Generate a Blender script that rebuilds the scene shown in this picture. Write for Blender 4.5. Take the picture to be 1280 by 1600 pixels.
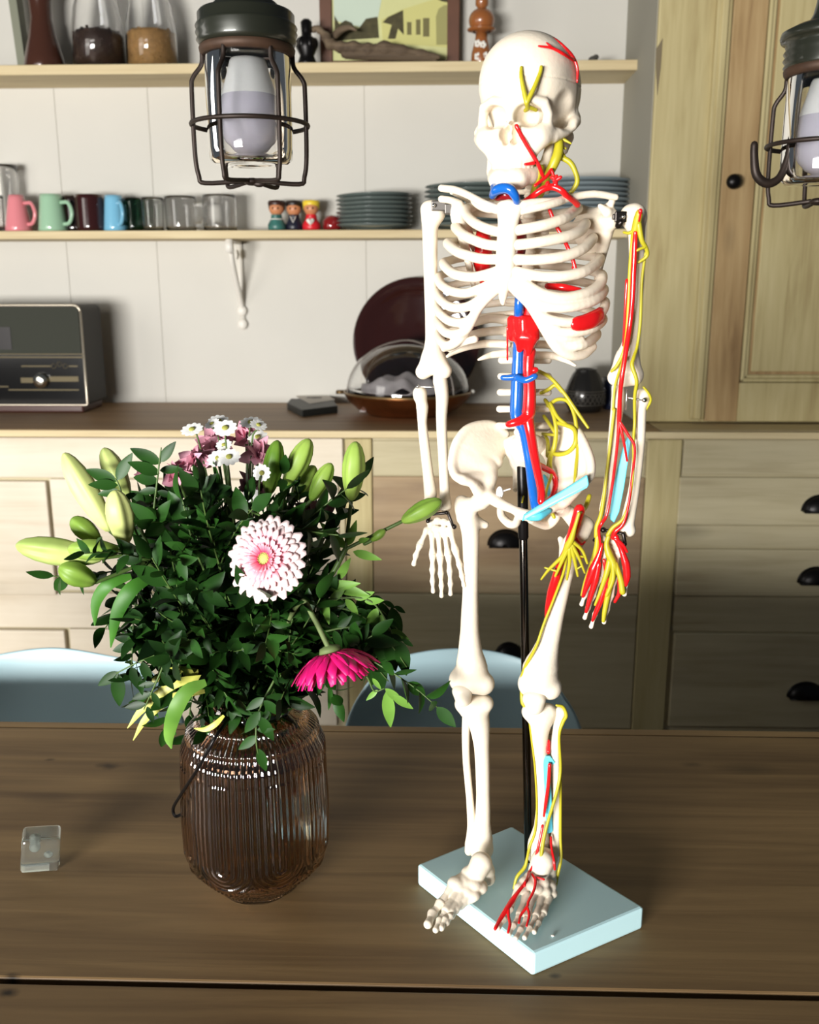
import bpy, math, random
import numpy as np
from mathutils import Vector, Matrix, Quaternion, noise as mnoise
for o in list(bpy.data.objects): bpy.data.objects.remove(o)
C = bpy.context.scene.collection
random.seed(7)
PI = math.pi

# ------------------------------------------------------------------ camera
F, PITCH, YAW, ROLL, CAMZ = 1494.0, math.radians(13.55), math.radians(1.8), math.radians(-0.1), 1.38
_fw = Vector((-math.sin(YAW)*math.cos(PITCH), math.cos(YAW)*math.cos(PITCH), -math.sin(PITCH)))
_rt = Vector((math.cos(YAW), math.sin(YAW), 0)); _up = _rt.cross(_fw)
RT = _rt*math.cos(ROLL)+_up*math.sin(ROLL); UP = -_rt*math.sin(ROLL)+_up*math.cos(ROLL); FW = _fw
cam_d = bpy.data.cameras.new('camera'); cam = bpy.data.objects.new('camera', cam_d); C.objects.link(cam)
cam_d.sensor_fit = 'HORIZONTAL'; cam_d.sensor_width = 36.0; cam_d.lens = 36.0*F/1280
cam_d.clip_start = 0.02
Mx = Matrix((RT, UP, -FW)).transposed().to_4x4(); Mx.translation = (0, 0, CAMZ); cam.matrix_world = Mx
cam_d.dof.use_dof = True; cam_d.dof.focus_distance = 0.95; cam_d.dof.aperture_fstop = 12.0
bpy.context.scene.camera = cam
def ray(px, py): return FW+RT*((px-640)/F)-UP*((py-800)/F)
def at(px, py, Y):
    d = ray(px, py); d = d*(Y/d.y); d.z += CAMZ; return d
def atz(px, py, z):
    d = ray(px, py); d = d*((z-CAMZ)/d.z); d.z += CAMZ; return d
def mpp(p): return (p-Vector((0, 0, CAMZ))).dot(FW)/F      # metres per pixel at a point

# ------------------------------------------------------------------ light
vs = bpy.context.scene.view_settings
vs.view_transform = 'Standard'; vs.look = 'None'; vs.gamma = 1.0; vs.use_curve_mapping = False; vs.exposure = 0.0
W = bpy.data.worlds.new('world'); bpy.context.scene.world = W; W.use_nodes = True
W.node_tree.nodes['Background'].inputs[0].default_value = (0.80, 0.90, 1.0, 1)
W.node_tree.nodes['Background'].inputs[1].default_value = 0.075
def area(name, loc, target, sx, sy, power, col):
    l = bpy.data.lights.new(name, 'AREA'); l.shape = 'RECTANGLE'; l.size = sx; l.size_y = sy; l.energy = power; l.color = col
    o = bpy.data.objects.new(name, l); C.objects.link(o); o.location = loc
    o.rotation_euler = (Vector(target)-Vector(loc)).to_track_quat('-Z', 'Y').to_euler(); return o
area('window_light_front', (-1.75, -2.3, 1.13), (0.1, 1.5, 1.05), 1.7, 0.66, 345, (1.0, 0.98, 0.95))
area('window_light_left', (-2.15, 1.15, 1.5), (-0.9, 2.4, 0.75), 0.8, 1.0, 13, (1.0, 0.96, 0.9))

# ------------------------------------------------------------------ materials
def srgb(r, g, b):
    f = lambda c: (c/255/12.92) if c <= 10 else ((c/255+0.055)/1.055)**2.4
    return (f(r), f(g), f(b), 1)
MATS = {}
def mat(name, col, rough=0.5, metal=0.0, spec=0.5, coat=0.0, trans=0.0, ior=1.45, sss=0.0, var=0.0, vscale=30.0, bump=0.0, bscale=200.0, sheen=0.0):
    if name in MATS: return MATS[name]
    m = bpy.data.materials.new(name); m.use_nodes = True; nt = m.node_tree; b = nt.nodes['Principled BSDF']
    if len(col) == 3: col = srgb(*col)
    b.inputs['Base Color'].default_value = col; b.inputs['Roughness'].default_value = rough; b.inputs['Metallic'].default_value = metal
    b.inputs['Specular IOR Level'].default_value = spec; b.inputs['Coat Weight'].default_value = coat; b.inputs['Coat Roughness'].default_value = 0.08
    b.inputs['Transmission Weight'].default_value = trans; b.inputs['IOR'].default_value = ior
    if sss: b.inputs['Subsurface Weight'].default_value = sss; b.inputs['Subsurface Radius'].default_value = (0.01, 0.006, 0.004); b.inputs['Subsurface Scale'].default_value = 0.3
    tc = nt.nodes.new('ShaderNodeTexCoord')
    if var:
        n = nt.nodes.new('ShaderNodeTexNoise'); n.inputs['Scale'].default_value = vscale; n.inputs['Detail'].default_value = 5
        nt.links.new(tc.outputs['Object'], n.inputs['Vector'])
        mx = nt.nodes.new('ShaderNodeMix'); mx.data_type = 'RGBA'; mx.blend_type = 'MULTIPLY'; mx.inputs[0].default_value = 1
        r = nt.nodes.new('ShaderNodeValToRGB'); lo = 1-var
        r.color_ramp.elements[0].position = 0.3; r.color_ramp.elements[0].color = (lo, lo, lo, 1); r.color_ramp.elements[1].position = 0.7
        nt.links.new(n.outputs['Fac'], r.inputs[0]); mx.inputs[6].default_value = col
        nt.links.new(r.outputs[0], mx.inputs[7]); nt.links.new(mx.outputs[2], b.inputs['Base Color'])
    if bump:
        n = nt.nodes.new('ShaderNodeTexNoise'); n.inputs['Scale'].default_value = bscale; n.inputs['Detail'].default_value = 4
        nt.links.new(tc.outputs['Object'], n.inputs['Vector'])
        bp = nt.nodes.new('ShaderNodeBump'); bp.inputs['Strength'].default_value = bump; bp.inputs['Distance'].default_value = 0.001
        nt.links.new(n.outputs['Fac'], bp.inputs['Height']); nt.links.new(bp.outputs[0], b.inputs['Normal'])
    MATS[name] = m; return m
def wood(name, light, mid, dark, axis='X', scale=6.0, stretch=14.0, rough=0.55, knots=0.0, kscale=3.0, contrast=1.0, wash=None, washamt=0.0, bumps=0.25, seed=0.0, coat=0.0, band=0.0, spots=()):
    m = bpy.data.materials.new(name); m.use_nodes = True; nt = m.node_tree; b = nt.nodes['Principled BSDF']; N = nt.nodes.new; L = nt.links.new
    tc = N('ShaderNodeTexCoord'); mp = N('ShaderNodeMapping'); L(tc.outputs['Object'], mp.inputs[0])
    s = [scale*stretch]*3; s['XYZ'.index(axis)] = scale*0.55; mp.inputs['Scale'].default_value = s; mp.inputs['Location'].default_value = (seed, seed*1.7, seed*0.6)
    n1 = N('ShaderNodeTexNoise'); n1.inputs['Scale'].default_value = 1.0; n1.inputs['Detail'].default_value = 8; n1.inputs['Roughness'].default_value = 0.6; n1.inputs['Distortion'].default_value = 0.6
    L(mp.outputs[0], n1.inputs['Vector'])
    mp2 = N('ShaderNodeMapping'); L(tc.outputs['Object'], mp2.inputs[0])
    s2 = [scale*2.2]*3; s2['XYZ'.index(axis)] = scale*0.3; mp2.inputs['Scale'].default_value = s2; mp2.inputs['Location'].default_value = (seed*2, seed, seed)
    n2 = N('ShaderNodeTexNoise'); n2.inputs['Scale'].default_value = 1.0; n2.inputs['Detail'].default_value = 3; n2.inputs['Distortion'].default_value = 0.8; L(mp2.outputs[0], n2.inputs['Vector'])
    mm = N('ShaderNodeMath'); mm.operation = 'MULTIPLY_ADD'; L(n1.outputs['Fac'], mm.inputs[0]); mm.inputs[1].default_value = 0.5
    m2 = N('ShaderNodeMath'); m2.operation = 'MULTIPLY'; L(n2.outputs['Fac'], m2.inputs[0]); m2.inputs[1].default_value = 0.5; L(m2.outputs[0], mm.inputs[2])
    r = N('ShaderNodeValToRGB'); e = r.color_ramp.elements; w = 0.17/contrast
    e[0].position = 0.5-w; e[0].color = srgb(*dark); e[1].position = 0.5+w; e[1].color = srgb(*light); k = e.new(0.5); k.color = srgb(*mid)
    L(mm.outputs[0], r.inputs[0]); out = r.outputs[0]
    if band:
        mpb = N('ShaderNodeMapping'); L(tc.outputs['Object'], mpb.inputs[0]); mpb.inputs['Scale'].default_value = (0.35, 0.35, 9.0) if axis == 'X' else (9.0, 0.35, 0.35)
        mpb.inputs['Location'].default_value = (seed, seed*3.1, seed*1.3)
        nb = N('ShaderNodeTexNoise'); nb.inputs['Scale'].default_value = 1.0; nb.inputs['Detail'].default_value = 0; nb.inputs['Distortion'].default_value = 0.35; L(mpb.outputs[0], nb.inputs['Vector'])
        rb = N('ShaderNodeValToRGB'); rb.color_ramp.interpolation = 'LINEAR'; ee = rb.color_ramp.elements
        ee[0].position = 0.46; ee[0].color = (0.62, 0.52, 0.42, 1); ee[1].position = 0.50; ee[1].color = (1, 1, 1, 1)
        mb = N('ShaderNodeMix'); mb.data_type = 'RGBA'; mb.blend_type = 'MULTIPLY'; mb.inputs[0].default_value = band; L(nb.outputs['Fac'], rb.inputs[0]); L(out, mb.inputs[6]); L(rb.outputs[0], mb.inputs[7]); out = mb.outputs[2]
    if knots:
        mp3 = N('ShaderNodeMapping'); L(tc.outputs['Object'], mp3.inputs[0]); s3 = [kscale*2.2]*3; s3['XYZ'.index(axis)] = kscale*0.9
        mp3.inputs['Scale'].default_value = s3; mp3.inputs['Location'].default_value = (seed*1.3+.4, seed, seed*.7)
        v = N('ShaderNodeTexVoronoi'); v.inputs['Scale'].default_value = 1.0; L(mp3.outputs[0], v.inputs['Vector'])
        kr = N('ShaderNodeValToRGB'); kr.color_ramp.elements[0].position = 0.04; kr.color_ramp.elements[0].color = (1, 1, 1, 1); kr.color_ramp.elements[1].position = 0.16; kr.color_ramp.elements[1].color = (0, 0, 0, 1)
        L(v.outputs['Distance'], kr.inputs[0]); km = N('ShaderNodeMath'); km.operation = 'MULTIPLY'; L(kr.outputs[0], km.inputs[0]); km.inputs[1].default_value = knots
        mk = N('ShaderNodeMix'); mk.data_type = 'RGBA'; L(km.outputs[0], mk.inputs[0]); L(out, mk.inputs[6]); mk.inputs[7].default_value = srgb(*[c*0.5 for c in dark]); out = mk.outputs[2]
    for (sx_, sy_, sz_, rx, ry, rz, st) in spots:
        ms = N('ShaderNodeMapping'); L(tc.outputs['Object'], ms.inputs[0]); ms.inputs['Scale'].default_value = (1/rx, 1/ry, 1/rz); ms.inputs['Location'].default_value = (-sx_/rx, -sy_/ry, -sz_/rz)
        nz_ = N('ShaderNodeTexNoise'); nz_.inputs['Scale'].default_value = 60; L(tc.outputs['Object'], nz_.inputs[0])
        vl = N('ShaderNodeVectorMath'); vl.operation = 'LENGTH'; L(ms.outputs[0], vl.inputs[0]); ad = N('ShaderNodeMath'); ad.operation = 'ADD'; L(vl.outputs['Value'], ad.inputs[0]); 
        sc_ = N('ShaderNodeMath'); sc_.operation = 'MULTIPLY'; L(nz_.outputs['Fac'], sc_.inputs[0]); sc_.inputs[1].default_value = 0.7; L(sc_.outputs[0], ad.inputs[1])
        rr_ = N('ShaderNodeValToRGB'); rr_.color_ramp.elements[0].position = 0.45; rr_.color_ramp.elements[0].color = (st, st, st, 1); rr_.color_ramp.elements[1].position = 1.0; rr_.color_ramp.elements[1].color = (0, 0, 0, 1); L(ad.outputs[0], rr_.inputs[0])
        mk = N('ShaderNodeMix'); mk.data_type = 'RGBA'; L(rr_.outputs[0], mk.inputs[0]); L(out, mk.inputs[6]); mk.inputs[7].default_value = srgb(*[c*0.4 for c in dark]); out = mk.outputs[2]
    if wash:
        n3 = N('ShaderNodeTexNoise'); n3.inputs['Scale'].default_value = 5; n3.inputs['Detail'].default_value = 3; L(tc.outputs['Object'], n3.inputs['Vector'])
        mw = N('ShaderNodeMix'); mw.data_type = 'RGBA'; mr = N('ShaderNodeMath'); mr.operation = 'MULTIPLY'; L(n3.outputs['Fac'], mr.inputs[0]); mr.inputs[1].default_value = washamt*2
        L(mr.outputs[0], mw.inputs[0]); L(out, mw.inputs[6]); mw.inputs[7].default_value = srgb(*wash); out = mw.outputs[2]
    L(out, b.inputs['Base Color']); b.inputs['Roughness'].default_value = rough; b.inputs['Coat Weight'].default_value = coat; b.inputs['Coat Roughness'].default_value = 0.3
    b.inputs['Specular IOR Level'].default_value = 0.35
    if bumps:
        bp = N('ShaderNodeBump'); bp.inputs['Strength'].default_value = bumps; bp.inputs['Distance'].default_value = 0.002; L(mm.outputs[0], bp.inputs['Height']); L(bp.outputs[0], b.inputs['Normal'])
    return m

# ------------------------------------------------------------------ mesh helpers
def link(name, verts, faces, m, parent=None, smooth=True, bevel=0, bseg=2, label=None, mi=None):
    me = bpy.data.meshes.new(name); me.from_pydata([tuple(v) for v in verts], [], faces); me.update()
    ms = m if isinstance(m, (list, tuple)) else [m]
    for q in ms: me.materials.append(q)
    if mi is not None: me.polygons.foreach_set('material_index', mi)
    if smooth: me.polygons.foreach_set('use_smooth', [True]*len(me.polygons))
    o = bpy.data.objects.new(name, me); C.objects.link(o)
    if parent:
        o.parent = parent
        root = parent; inv = Matrix.Identity(4)
        while root.parent: root = root.parent
        if parent is root: o.matrix_parent_inverse = Matrix.Translation(-root.location)
    if bevel:
        b = o.modifiers.new('bevel', 'BEVEL'); b.width = bevel; b.segments = bseg; b.limit_method = 'ANGLE'; b.angle_limit = math.radians(40)
    if label: o['label'] = label
    return o
class MB:
    def __init__(s): s.v = []; s.f = []; s.mi = []
    def add(s, v, f, mi=0):
        n = len(s.v); s.v += [Vector(q) for q in v]; s.f += [[i+n for i in q] for q in f]; s.mi += [mi]*len(f)
    def box(s, a, b, mi=0):
        x0, y0, z0 = a; x1, y1, z1 = b
        if x0 > x1: x0, x1 = x1, x0
        if y0 > y1: y0, y1 = y1, y0
        if z0 > z1: z0, z1 = z1, z0
        s.add([(x0, y0, z0), (x1, y0, z0), (x1, y1, z0), (x0, y1, z0), (x0, y0, z1), (x1, y0, z1), (x1, y1, z1), (x0, y1, z1)],
              [[0, 3, 2, 1], [4, 5, 6, 7], [0, 1, 5, 4], [1, 2, 6, 5], [2, 3, 7, 6], [3, 0, 4, 7]], mi)
    def prism(s, poly, off, mi=0):          # polygon (list of 3-D points) extruded by vector off
        n = len(poly); off = Vector(off); P = [Vector(p) for p in poly]
        s.add(P+[p+off for p in P], [list(range(n))[::-1], list(range(n, 2*n))]+[[i, (i+1) % n, (i+1) % n+n, i+n] for i in range(n)], mi)
    def lathe(s, prof, n=32, c=(0, 0, 0), M=None, fn=None, mi=0, cap=False):
        c = Vector(c); V = []; Fc = []
        for j, (r, z) in enumerate(prof):
            for i in range(n):
                a = 2*PI*i/n; rr = fn(r, z, a) if fn else r
                p = Vector((rr*math.cos(a), rr*math.sin(a), z))
                if M: p = M @ p
                V.append(c+p)
        for j in range(len(prof)-1):
            for i in range(n):
                k = (i+1) % n; Fc.append([j*n+i, j*n+k, (j+1)*n+k, (j+1)*n+i])
        if cap: Fc.append(list(range(n))[::-1]); m_ = (len(prof)-1)*n; Fc.append([m_+i for i in range(n)])
        s.add(V, Fc, mi)
    def tube(s, pts, r, n=10, mi=0, flat=1.0, caps=True, fdir=None, closed=False):
        P = [Vector(p) for p in pts]; m = len(P)
        R = list(r) if isinstance(r, (list, tuple)) else [r]*m
        if caps and not closed:                # rounded ends
            t0 = (P[0]-P[1]).normalized(); t1 = (P[-1]-P[-2]).normalized(); a, b = R[0], R[-1]
            P = [P[0]+t0*a*0.95, P[0]+t0*a*0.7]+P+[P[-1]+t1*b*0.7, P[-1]+t1*b*0.95]; R = [a*0.15, a*0.7]+R+[b*0.7, b*0.15]; m += 4
        T = [((P[(i+1) % m] if (closed or i < m-1) else P[i])-(P[i-1] if (closed or i > 0) else P[i])).normalized() for i in range(m)]
        u = T[0].orthogonal().normalized()
        if fdir is not None: u = (Vector(fdir)-T[0]*Vector(fdir).dot(T[0])).normalized()
        V = []
        for i in range(m):
            if fdir is not None: u = (Vector(fdir)-T[i]*Vector(fdir).dot(T[i])).normalized()
            else: u = (u-T[i]*u.dot(T[i])).normalized()
            w = T[i].cross(u)
            for k in range(n):
                a = 2*PI*k/n; V.append(P[i]+(u*math.cos(a)+w*math.sin(a)*flat)*R[i])
        Fc = [[j*n+i, j*n+(i+1) % n, ((j+1) % m)*n+(i+1) % n, ((j+1) % m)*n+i] for j in range(m if closed else m-1) for i in range(n)]
        if not closed: Fc.append(list(range(n))[::-1]); Fc.append([(m-1)*n+i for i in range(n)])
        s.add(V, Fc, mi)
    def ell(s, c, r, n=20, m=12, M=None, fn=None, mi=0):
        prof = [(math.sin(PI*(j+.001)/(m+.002)), -math.cos(PI*j/m)) for j in range(m+1)]
        V = []; c = Vector(c); rx, ry, rz = r if isinstance(r, (tuple, list)) else (r, r, r)
        for (a, z) in prof:
            for i in range(n):
                t = 2*PI*i/n; p = Vector((rx*a*math.cos(t), ry*a*math.sin(t), rz*z))
                if fn: p = fn(p)
                if M: p = M @ p
                V.append(c+p)
        s.add(V, [[j*n+i, j*n+(i+1) % n, (j+1)*n+(i+1) % n, (j+1)*n+i] for j in range(m) for i in range(n)], mi)
    def build(s, name, m, parent=None, **kw):
        kw.setdefault('smooth', True)
        return link(name, s.v, s.f, m, parent, mi=s.mi, **kw)
def smooth_path(P, n=6, R=None):
    P = [Vector(p) for p in P]
    if len(P) == 2: P = [P[0], (P[0]+P[1])/2, P[1]]; R = [R[0], (R[0]+R[1])/2, R[1]] if R else None
    out = []; ro = []
    for i in range(len(P)-1):
        p0 = P[i-1] if i else P[0]*2-P[1]; p1 = P[i]; p2 = P[i+1]; p3 = P[i+2] if i+2 < len(P) else P[-1]*2-P[-2]
        for k in range(n):
            t = k/n; out.append(0.5*((2*p1)+(p2-p0)*t+(2*p0-5*p1+4*p2-p3)*t*t+(3*p1-p0-3*p2+p3)*t**3))
            if R: ro.append(R[i]*(1-t)+R[i+1]*t)
    out.append(P[-1])
    if R: ro.append(R[-1]); return out, ro
    return out
def thing(name, label, cat, loc=(0, 0, 0), group=None):
    o = bpy.data.objects.new(name, None); C.objects.link(o); o.location = Vector(loc); o.empty_display_size = 0.02
    o['label'] = label; o['category'] = cat
    if group: o['group'] = group
    return o
def tag(o, label, cat, group=None, kind=None):
    o['label'] = label; o['category'] = cat
    if group: o['group'] = group
    if kind: o['kind'] = kind
    return o
def struct(o): o['kind'] = 'structure'; return o
def copy_thing(root):
    r = root.copy(); C.objects.link(r)
    for ch in list(root.children):
        c = ch.copy(); C.objects.link(c); c.parent = r
        for g in list(ch.children):
            d = g.copy(); C.objects.link(d); d.parent = c
    return r

# ------------------------------------------------------------------ signed distance fields -> mesh (surface nets)
class SDF:
    def __init__(s, cell): s.h = cell; s.p = []
    def cone(s, a, b, ra, rb, k=0.003, sub=False): s.p.append(('c', np.array(a), np.array(b), ra, rb, k, sub)); return s
    def chain(s, pts, rs, k=0.003, sub=False):
        s.p.append(('p', np.array(pts), np.array(pts), np.array(rs), max(rs), k, sub)); return s
    def ell(s, c, r, M=None, k=0.003, sub=False):       # M rows = local axes in world
        s.p.append(('e', np.array(c), np.array(r), np.array(M) if M is not None else np.eye(3), None, k, sub)); return s
    def groove(s, c, nrm, w, depth): s.p.append(('g', np.array(c), np.array(nrm), w, depth, 0, False)); return s
    def fan(s, o, ro, crest, rc, k=0.003):
        for p in crest: s.cone(o, p, ro, rc, k)
        return s
    def mesh(s, name, m, parent=None, label=None):
        h = s.h; lo = np.full(3, 1e9); hi = np.full(3, -1e9)
        for q in s.p:
            if q[6] or q[0] == 'g': continue
            if q[0] == 'p': l = q[1].min(0)-q[4]; u = q[1].max(0)+q[4]
            elif q[0] == 'c': R = max(q[3], q[4]); l = np.minimum(q[1], q[2])-R; u = np.maximum(q[1], q[2])+R
            else: R = max(q[2]); l = q[1]-R; u = q[1]+R
            lo = np.minimum(lo, l); hi = np.maximum(hi, u)
        lo = lo-4*h; hi = hi+4*h
        ax = [np.arange(lo[i], hi[i]+h, h) for i in range(3)]
        f = np.full([len(a) for a in ax], 0.05, np.float32)
        for q in s.p:
            if q[0] == 'g': R = 9
            elif q[0] == 'c': R = max(q[3], q[4])
            elif q[0] == 'p': R = q[4]
            else: R = max(q[2])
            pad = R+q[5]+3*h
            if q[0] == 'p': l = q[1].min(0)-pad; u = q[1].max(0)+pad
            elif q[0] == 'c': l = np.minimum(q[1], q[2])-pad; u = np.maximum(q[1], q[2])+pad
            else: l = q[1]-pad; u = q[1]+pad
            i0 = np.clip(((l-lo)/h).astype(int), 0, None); i1 = np.minimum(((u-lo)/h).astype(int)+2, f.shape)
            if (i1 <= i0).any(): continue
            sl = tuple(slice(a, b) for a, b in zip(i0, i1))
            X = ax[0][sl[0]][:, None, None]; Yy = ax[1][sl[1]][None, :, None]; Z = ax[2][sl[2]][None, None, :]
            if q[0] == 'c':
                d = q[2]-q[1]; L2 = max(float(d@d), 1e-12)
                t = np.clip(((X-q[1][0])*d[0]+(Yy-q[1][1])*d[1]+(Z-q[1][2])*d[2])/L2, 0, 1)
                g = np.sqrt((X-q[1][0]-t*d[0])**2+(Yy-q[1][1]-t*d[1])**2+(Z-q[1][2]-t*d[2])**2)-(q[3]+(q[4]-q[3])*t)
            elif q[0] == 'p':
                g = np.full([b_-a_ for a_, b_ in zip(i0, i1)], 1.0, np.float32)
                for w in range(len(q[1])-1):
                    a_, b_, ra, rb = q[1][w], q[1][w+1], q[3][w], q[3][w+1]; pd = max(ra, rb)+q[5]+3*h
                    j0 = np.clip(((np.minimum(a_, b_)-pd-lo)/h).astype(int), i0, i1)-i0; j1 = np.clip(((np.maximum(a_, b_)+pd-lo)/h).astype(int)+2, i0, i1)-i0
                    if (j1 <= j0).any(): continue
                    S = tuple(slice(x, y) for x, y in zip(j0, j1)); x_ = X[j0[0]:j1[0]]; y_ = Yy[:, j0[1]:j1[1]]; z_ = Z[:, :, j0[2]:j1[2]]
                    d = b_-a_; L2 = max(float(d@d), 1e-12); t = np.clip(((x_-a_[0])*d[0]+(y_-a_[1])*d[1]+(z_-a_[2])*d[2])/L2, 0, 1)
                    g[S] = np.minimum(g[S], np.sqrt((x_-a_[0]-t*d[0])**2+(y_-a_[1]-t*d[1])**2+(z_-a_[2]-t*d[2])**2)-(ra+(rb-ra)*t))
            elif q[0] == 'e':
                D = [X-q[1][0], Yy-q[1][1], Z-q[1][2]]; M = q[3]; r = q[2]
                loc = [(M[i][0]*D[0]+M[i][1]*D[1]+M[i][2]*D[2])/r[i] for i in range(3)]
                k0 = np.sqrt(loc[0]**2+loc[1]**2+loc[2]**2); k1 = np.sqrt((loc[0]/r[0])**2+(loc[1]/r[1])**2+(loc[2]/r[2])**2)
                g = k0*(k0-1)/np.maximum(k1, 1e-9)
            else:
                n = q[2]; dd = np.abs((X-q[1][0])*n[0]+(Yy-q[1][1])*n[1]+(Z-q[1][2])*n[2])
                f[sl] = f[sl]+np.clip(1-dd/q[3], 0, 1)*q[4]; continue
            F0 = f[sl]; k = max(q[5], 1e-6)
            if q[6]: F0 = -F0
            hh = np.maximum(k-np.abs(F0-g), 0)/k; rr = np.minimum(F0, g)-hh*hh*k*0.25
            f[sl] = -rr if q[6] else rr
        ins = f < 0
        c = [(0, 0, 0), (1, 0, 0), (0, 1, 0), (1, 1, 0), (0, 0, 1), (1, 0, 1), (0, 1, 1), (1, 1, 1)]
        nx, ny, nz = f.shape
        V8 = [f[a:nx-1+a, b:ny-1+b, d:nz-1+d] for a, b, d in c]; cnt = sum((v < 0).astype(np.int8) for v in V8)
        act = (cnt > 0) & (cnt < 8); idx = np.argwhere(act); vid = np.full(act.shape, -1, np.int64); vid[act] = np.arange(len(idx))
        vals = np.stack([v[act] for v in V8], 1); cc = np.array(c, float); acc = np.zeros((len(idx), 3)); num = np.zeros(len(idx))
        for a in range(8):
            for b in range(a+1, 8):
                if np.abs(cc[a]-cc[b]).sum() != 1: continue
                va, vb = vals[:, a], vals[:, b]; m_ = (va < 0) != (vb < 0); t = np.where(m_, va/np.where(m_, va-vb, 1), 0)
                p = cc[a]+(cc[b]-cc[a])*t[:, None]; acc += p*m_[:, None]; num += m_
        P = (idx+acc/num[:, None])*h+lo
        faces = []
        for axn in range(3):
            o1, o2 = [(1, 2), (2, 0), (0, 1)][axn]
            s0 = [slice(None)]*3; s1 = [slice(None)]*3; s0[axn] = slice(0, -1); s1[axn] = slice(1, None)
            cr = ins[tuple(s0)] != ins[tuple(s1)]; E = np.argwhere(cr)
            E = E[(E[:, o1] > 0) & (E[:, o2] > 0) & (E[:, o1] < f.shape[o1]-1) & (E[:, o2] < f.shape[o2]-1)]
            a = E.copy(); b = E.copy(); b[:, o1] -= 1; c_ = b.copy(); c_[:, o2] -= 1; d_ = E.copy(); d_[:, o2] -= 1
            q = np.stack([vid[tuple(x.T)] for x in (a, b, c_, d_)], 1); fl = ins[tuple(E.T)]
            q[~fl] = q[~fl][:, ::-1]; faces.append(q[(q >= 0).all(1)])
        faces = np.concatenate(faces)
        me = bpy.data.meshes.new(name); nv, nf = len(P), len(faces)
        me.vertices.add(nv); me.vertices.foreach_set('co', P.astype(np.float32).ravel()); me.loops.add(nf*4); me.loops.foreach_set('vertex_index', faces.astype(np.int32).ravel())
        me.polygons.add(nf); me.polygons.foreach_set('loop_start', np.arange(0, nf*4, 4, dtype=np.int32)); me.polygons.foreach_set('loop_total', np.full(nf, 4, np.int32))
        me.update(calc_edges=True); me.validate(); me.polygons.foreach_set('use_smooth', [True]*len(me.polygons)); me.materials.append(m)
        o = bpy.data.objects.new(name, me); C.objects.link(o)
        if parent:
            o.parent = parent
            if parent.parent is None: o.matrix_parent_inverse = Matrix.Translation(-parent.location)
        if label: o['label'] = label
        return o
# ------------------------------------------------------------------ shared materials
M_wall = mat('painted board', (203, 200, 191), rough=0.7, var=0.05, vscale=3, bump=0.15, bscale=60)
M_shelf = wood('pale shelf pine', (214, 198, 158), (202, 184, 144), (184, 164, 124), 'X', 5, 12, 0.6, bumps=0.1)
M_cab = wood('whitewashed pine', (194, 183, 148), (178, 166, 130), (148, 132, 98), 'X', 5, 9, 0.6, knots=0.45, kscale=2.2, wash=(192, 184, 158), washamt=0.3, bumps=0.15)
M_cabB = wood('planked pine', (192, 172, 138), (172, 150, 114), (144, 118, 86), 'X', 5, 9, 0.6, knots=0.5, kscale=2.6, wash=(212, 200, 176), washamt=0.15, bumps=0.15, seed=3.3, band=1.0)
M_cabV = wood('upright pine', (196, 183, 138), (182, 168, 122), (154, 136, 92), 'Z', 5, 9, 0.6, knots=0.35, kscale=2.2, bumps=0.15, seed=1.1)
M_cabS = wood('brown pine stile', (184, 158, 114), (164, 136, 94), (128, 100, 66), 'Z', 6, 8, 0.6, knots=0.3, kscale=3, bumps=0.15, seed=5.2)
M_counter = wood('oiled worktop', (170, 138, 102), (148, 118, 86), (118, 92, 66), 'X', 4, 12, 0.5, bumps=0.1, seed=2.2)
M_table = wood('weathered table oak', (152, 124, 84), (124, 99, 66), (90, 68, 44), 'X', 3.4, 11, 0.55, knots=0.5, kscale=3.5, bumps=0.35, seed=0.7, contrast=1.0,
    spots=[(*atz(172, 1197, .75), .035, .016, .05, .8), (*atz(78, 1187, .75), .014, .007, .05, .6), (*atz(20, 1527, .75), .016, .010, .05, .9), (*atz(12, 1552, .75), .02, .011, .05, .95), (*atz(866, 1525, .75), .012, .007, .05, .7), (*atz(1080, 1195, .75), .03, .012, .05, .5), (*atz(505, 1545, .75), .012, .008, .05, .5)])
M_gap = mat('dark gap', (28, 20, 14), rough=0.9)
M_iron = mat('blackened iron', (24, 22, 22), rough=0.35, metal=0.6)
M_white = mat('white paint', (226, 222, 212), rough=0.45)
M_glass = mat('clear glass', (255, 255, 255), rough=0.02, trans=1.0, ior=1.45)
M_glassg = mat('green tinted glass', (120, 165, 140), rough=0.03, trans=1.0)
def glaze(n, c, r=0.12): return mat(n, c, rough=r, coat=0.5)

YW, YF, YC, YT = 3.2, 2.61, 2.585, 2.75
ZC = 0.985
xR = at(986, 300, YW).x
# walls, floor
b = MB(); seams = [at(83, 130, YW).x-0.32*2, at(83, 130, YW).x-0.32, at(83, 130, YW).x, at(240, 300, YW).x, at(573, 430, YW).x, xR+.02]
xs = [-3.2]+seams
for i in range(len(xs)-1): b.box((xs[i]+0.0009, YW, 0), (xs[i+1]-0.0009, YW+0.02, 2.9))
b.box((-3.2, YW+0.003, 0), (3.2, YW+0.05, 2.9)); b.box((xs[-1], YW, 0), (3.2, YW+0.02, 2.9))
struct(b.build('wall_back', M_wall, smooth=False, bevel=0.0015))
b = MB(); b.box((-3.2, -3.0, -0.03), (3.2, YW+0.05, 0)); struct(b.build('floor', wood('floorboards', (110, 84, 60), (92, 68, 48), (70, 50, 34), 'Y', 4, 10, 0.5), smooth=False))

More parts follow.
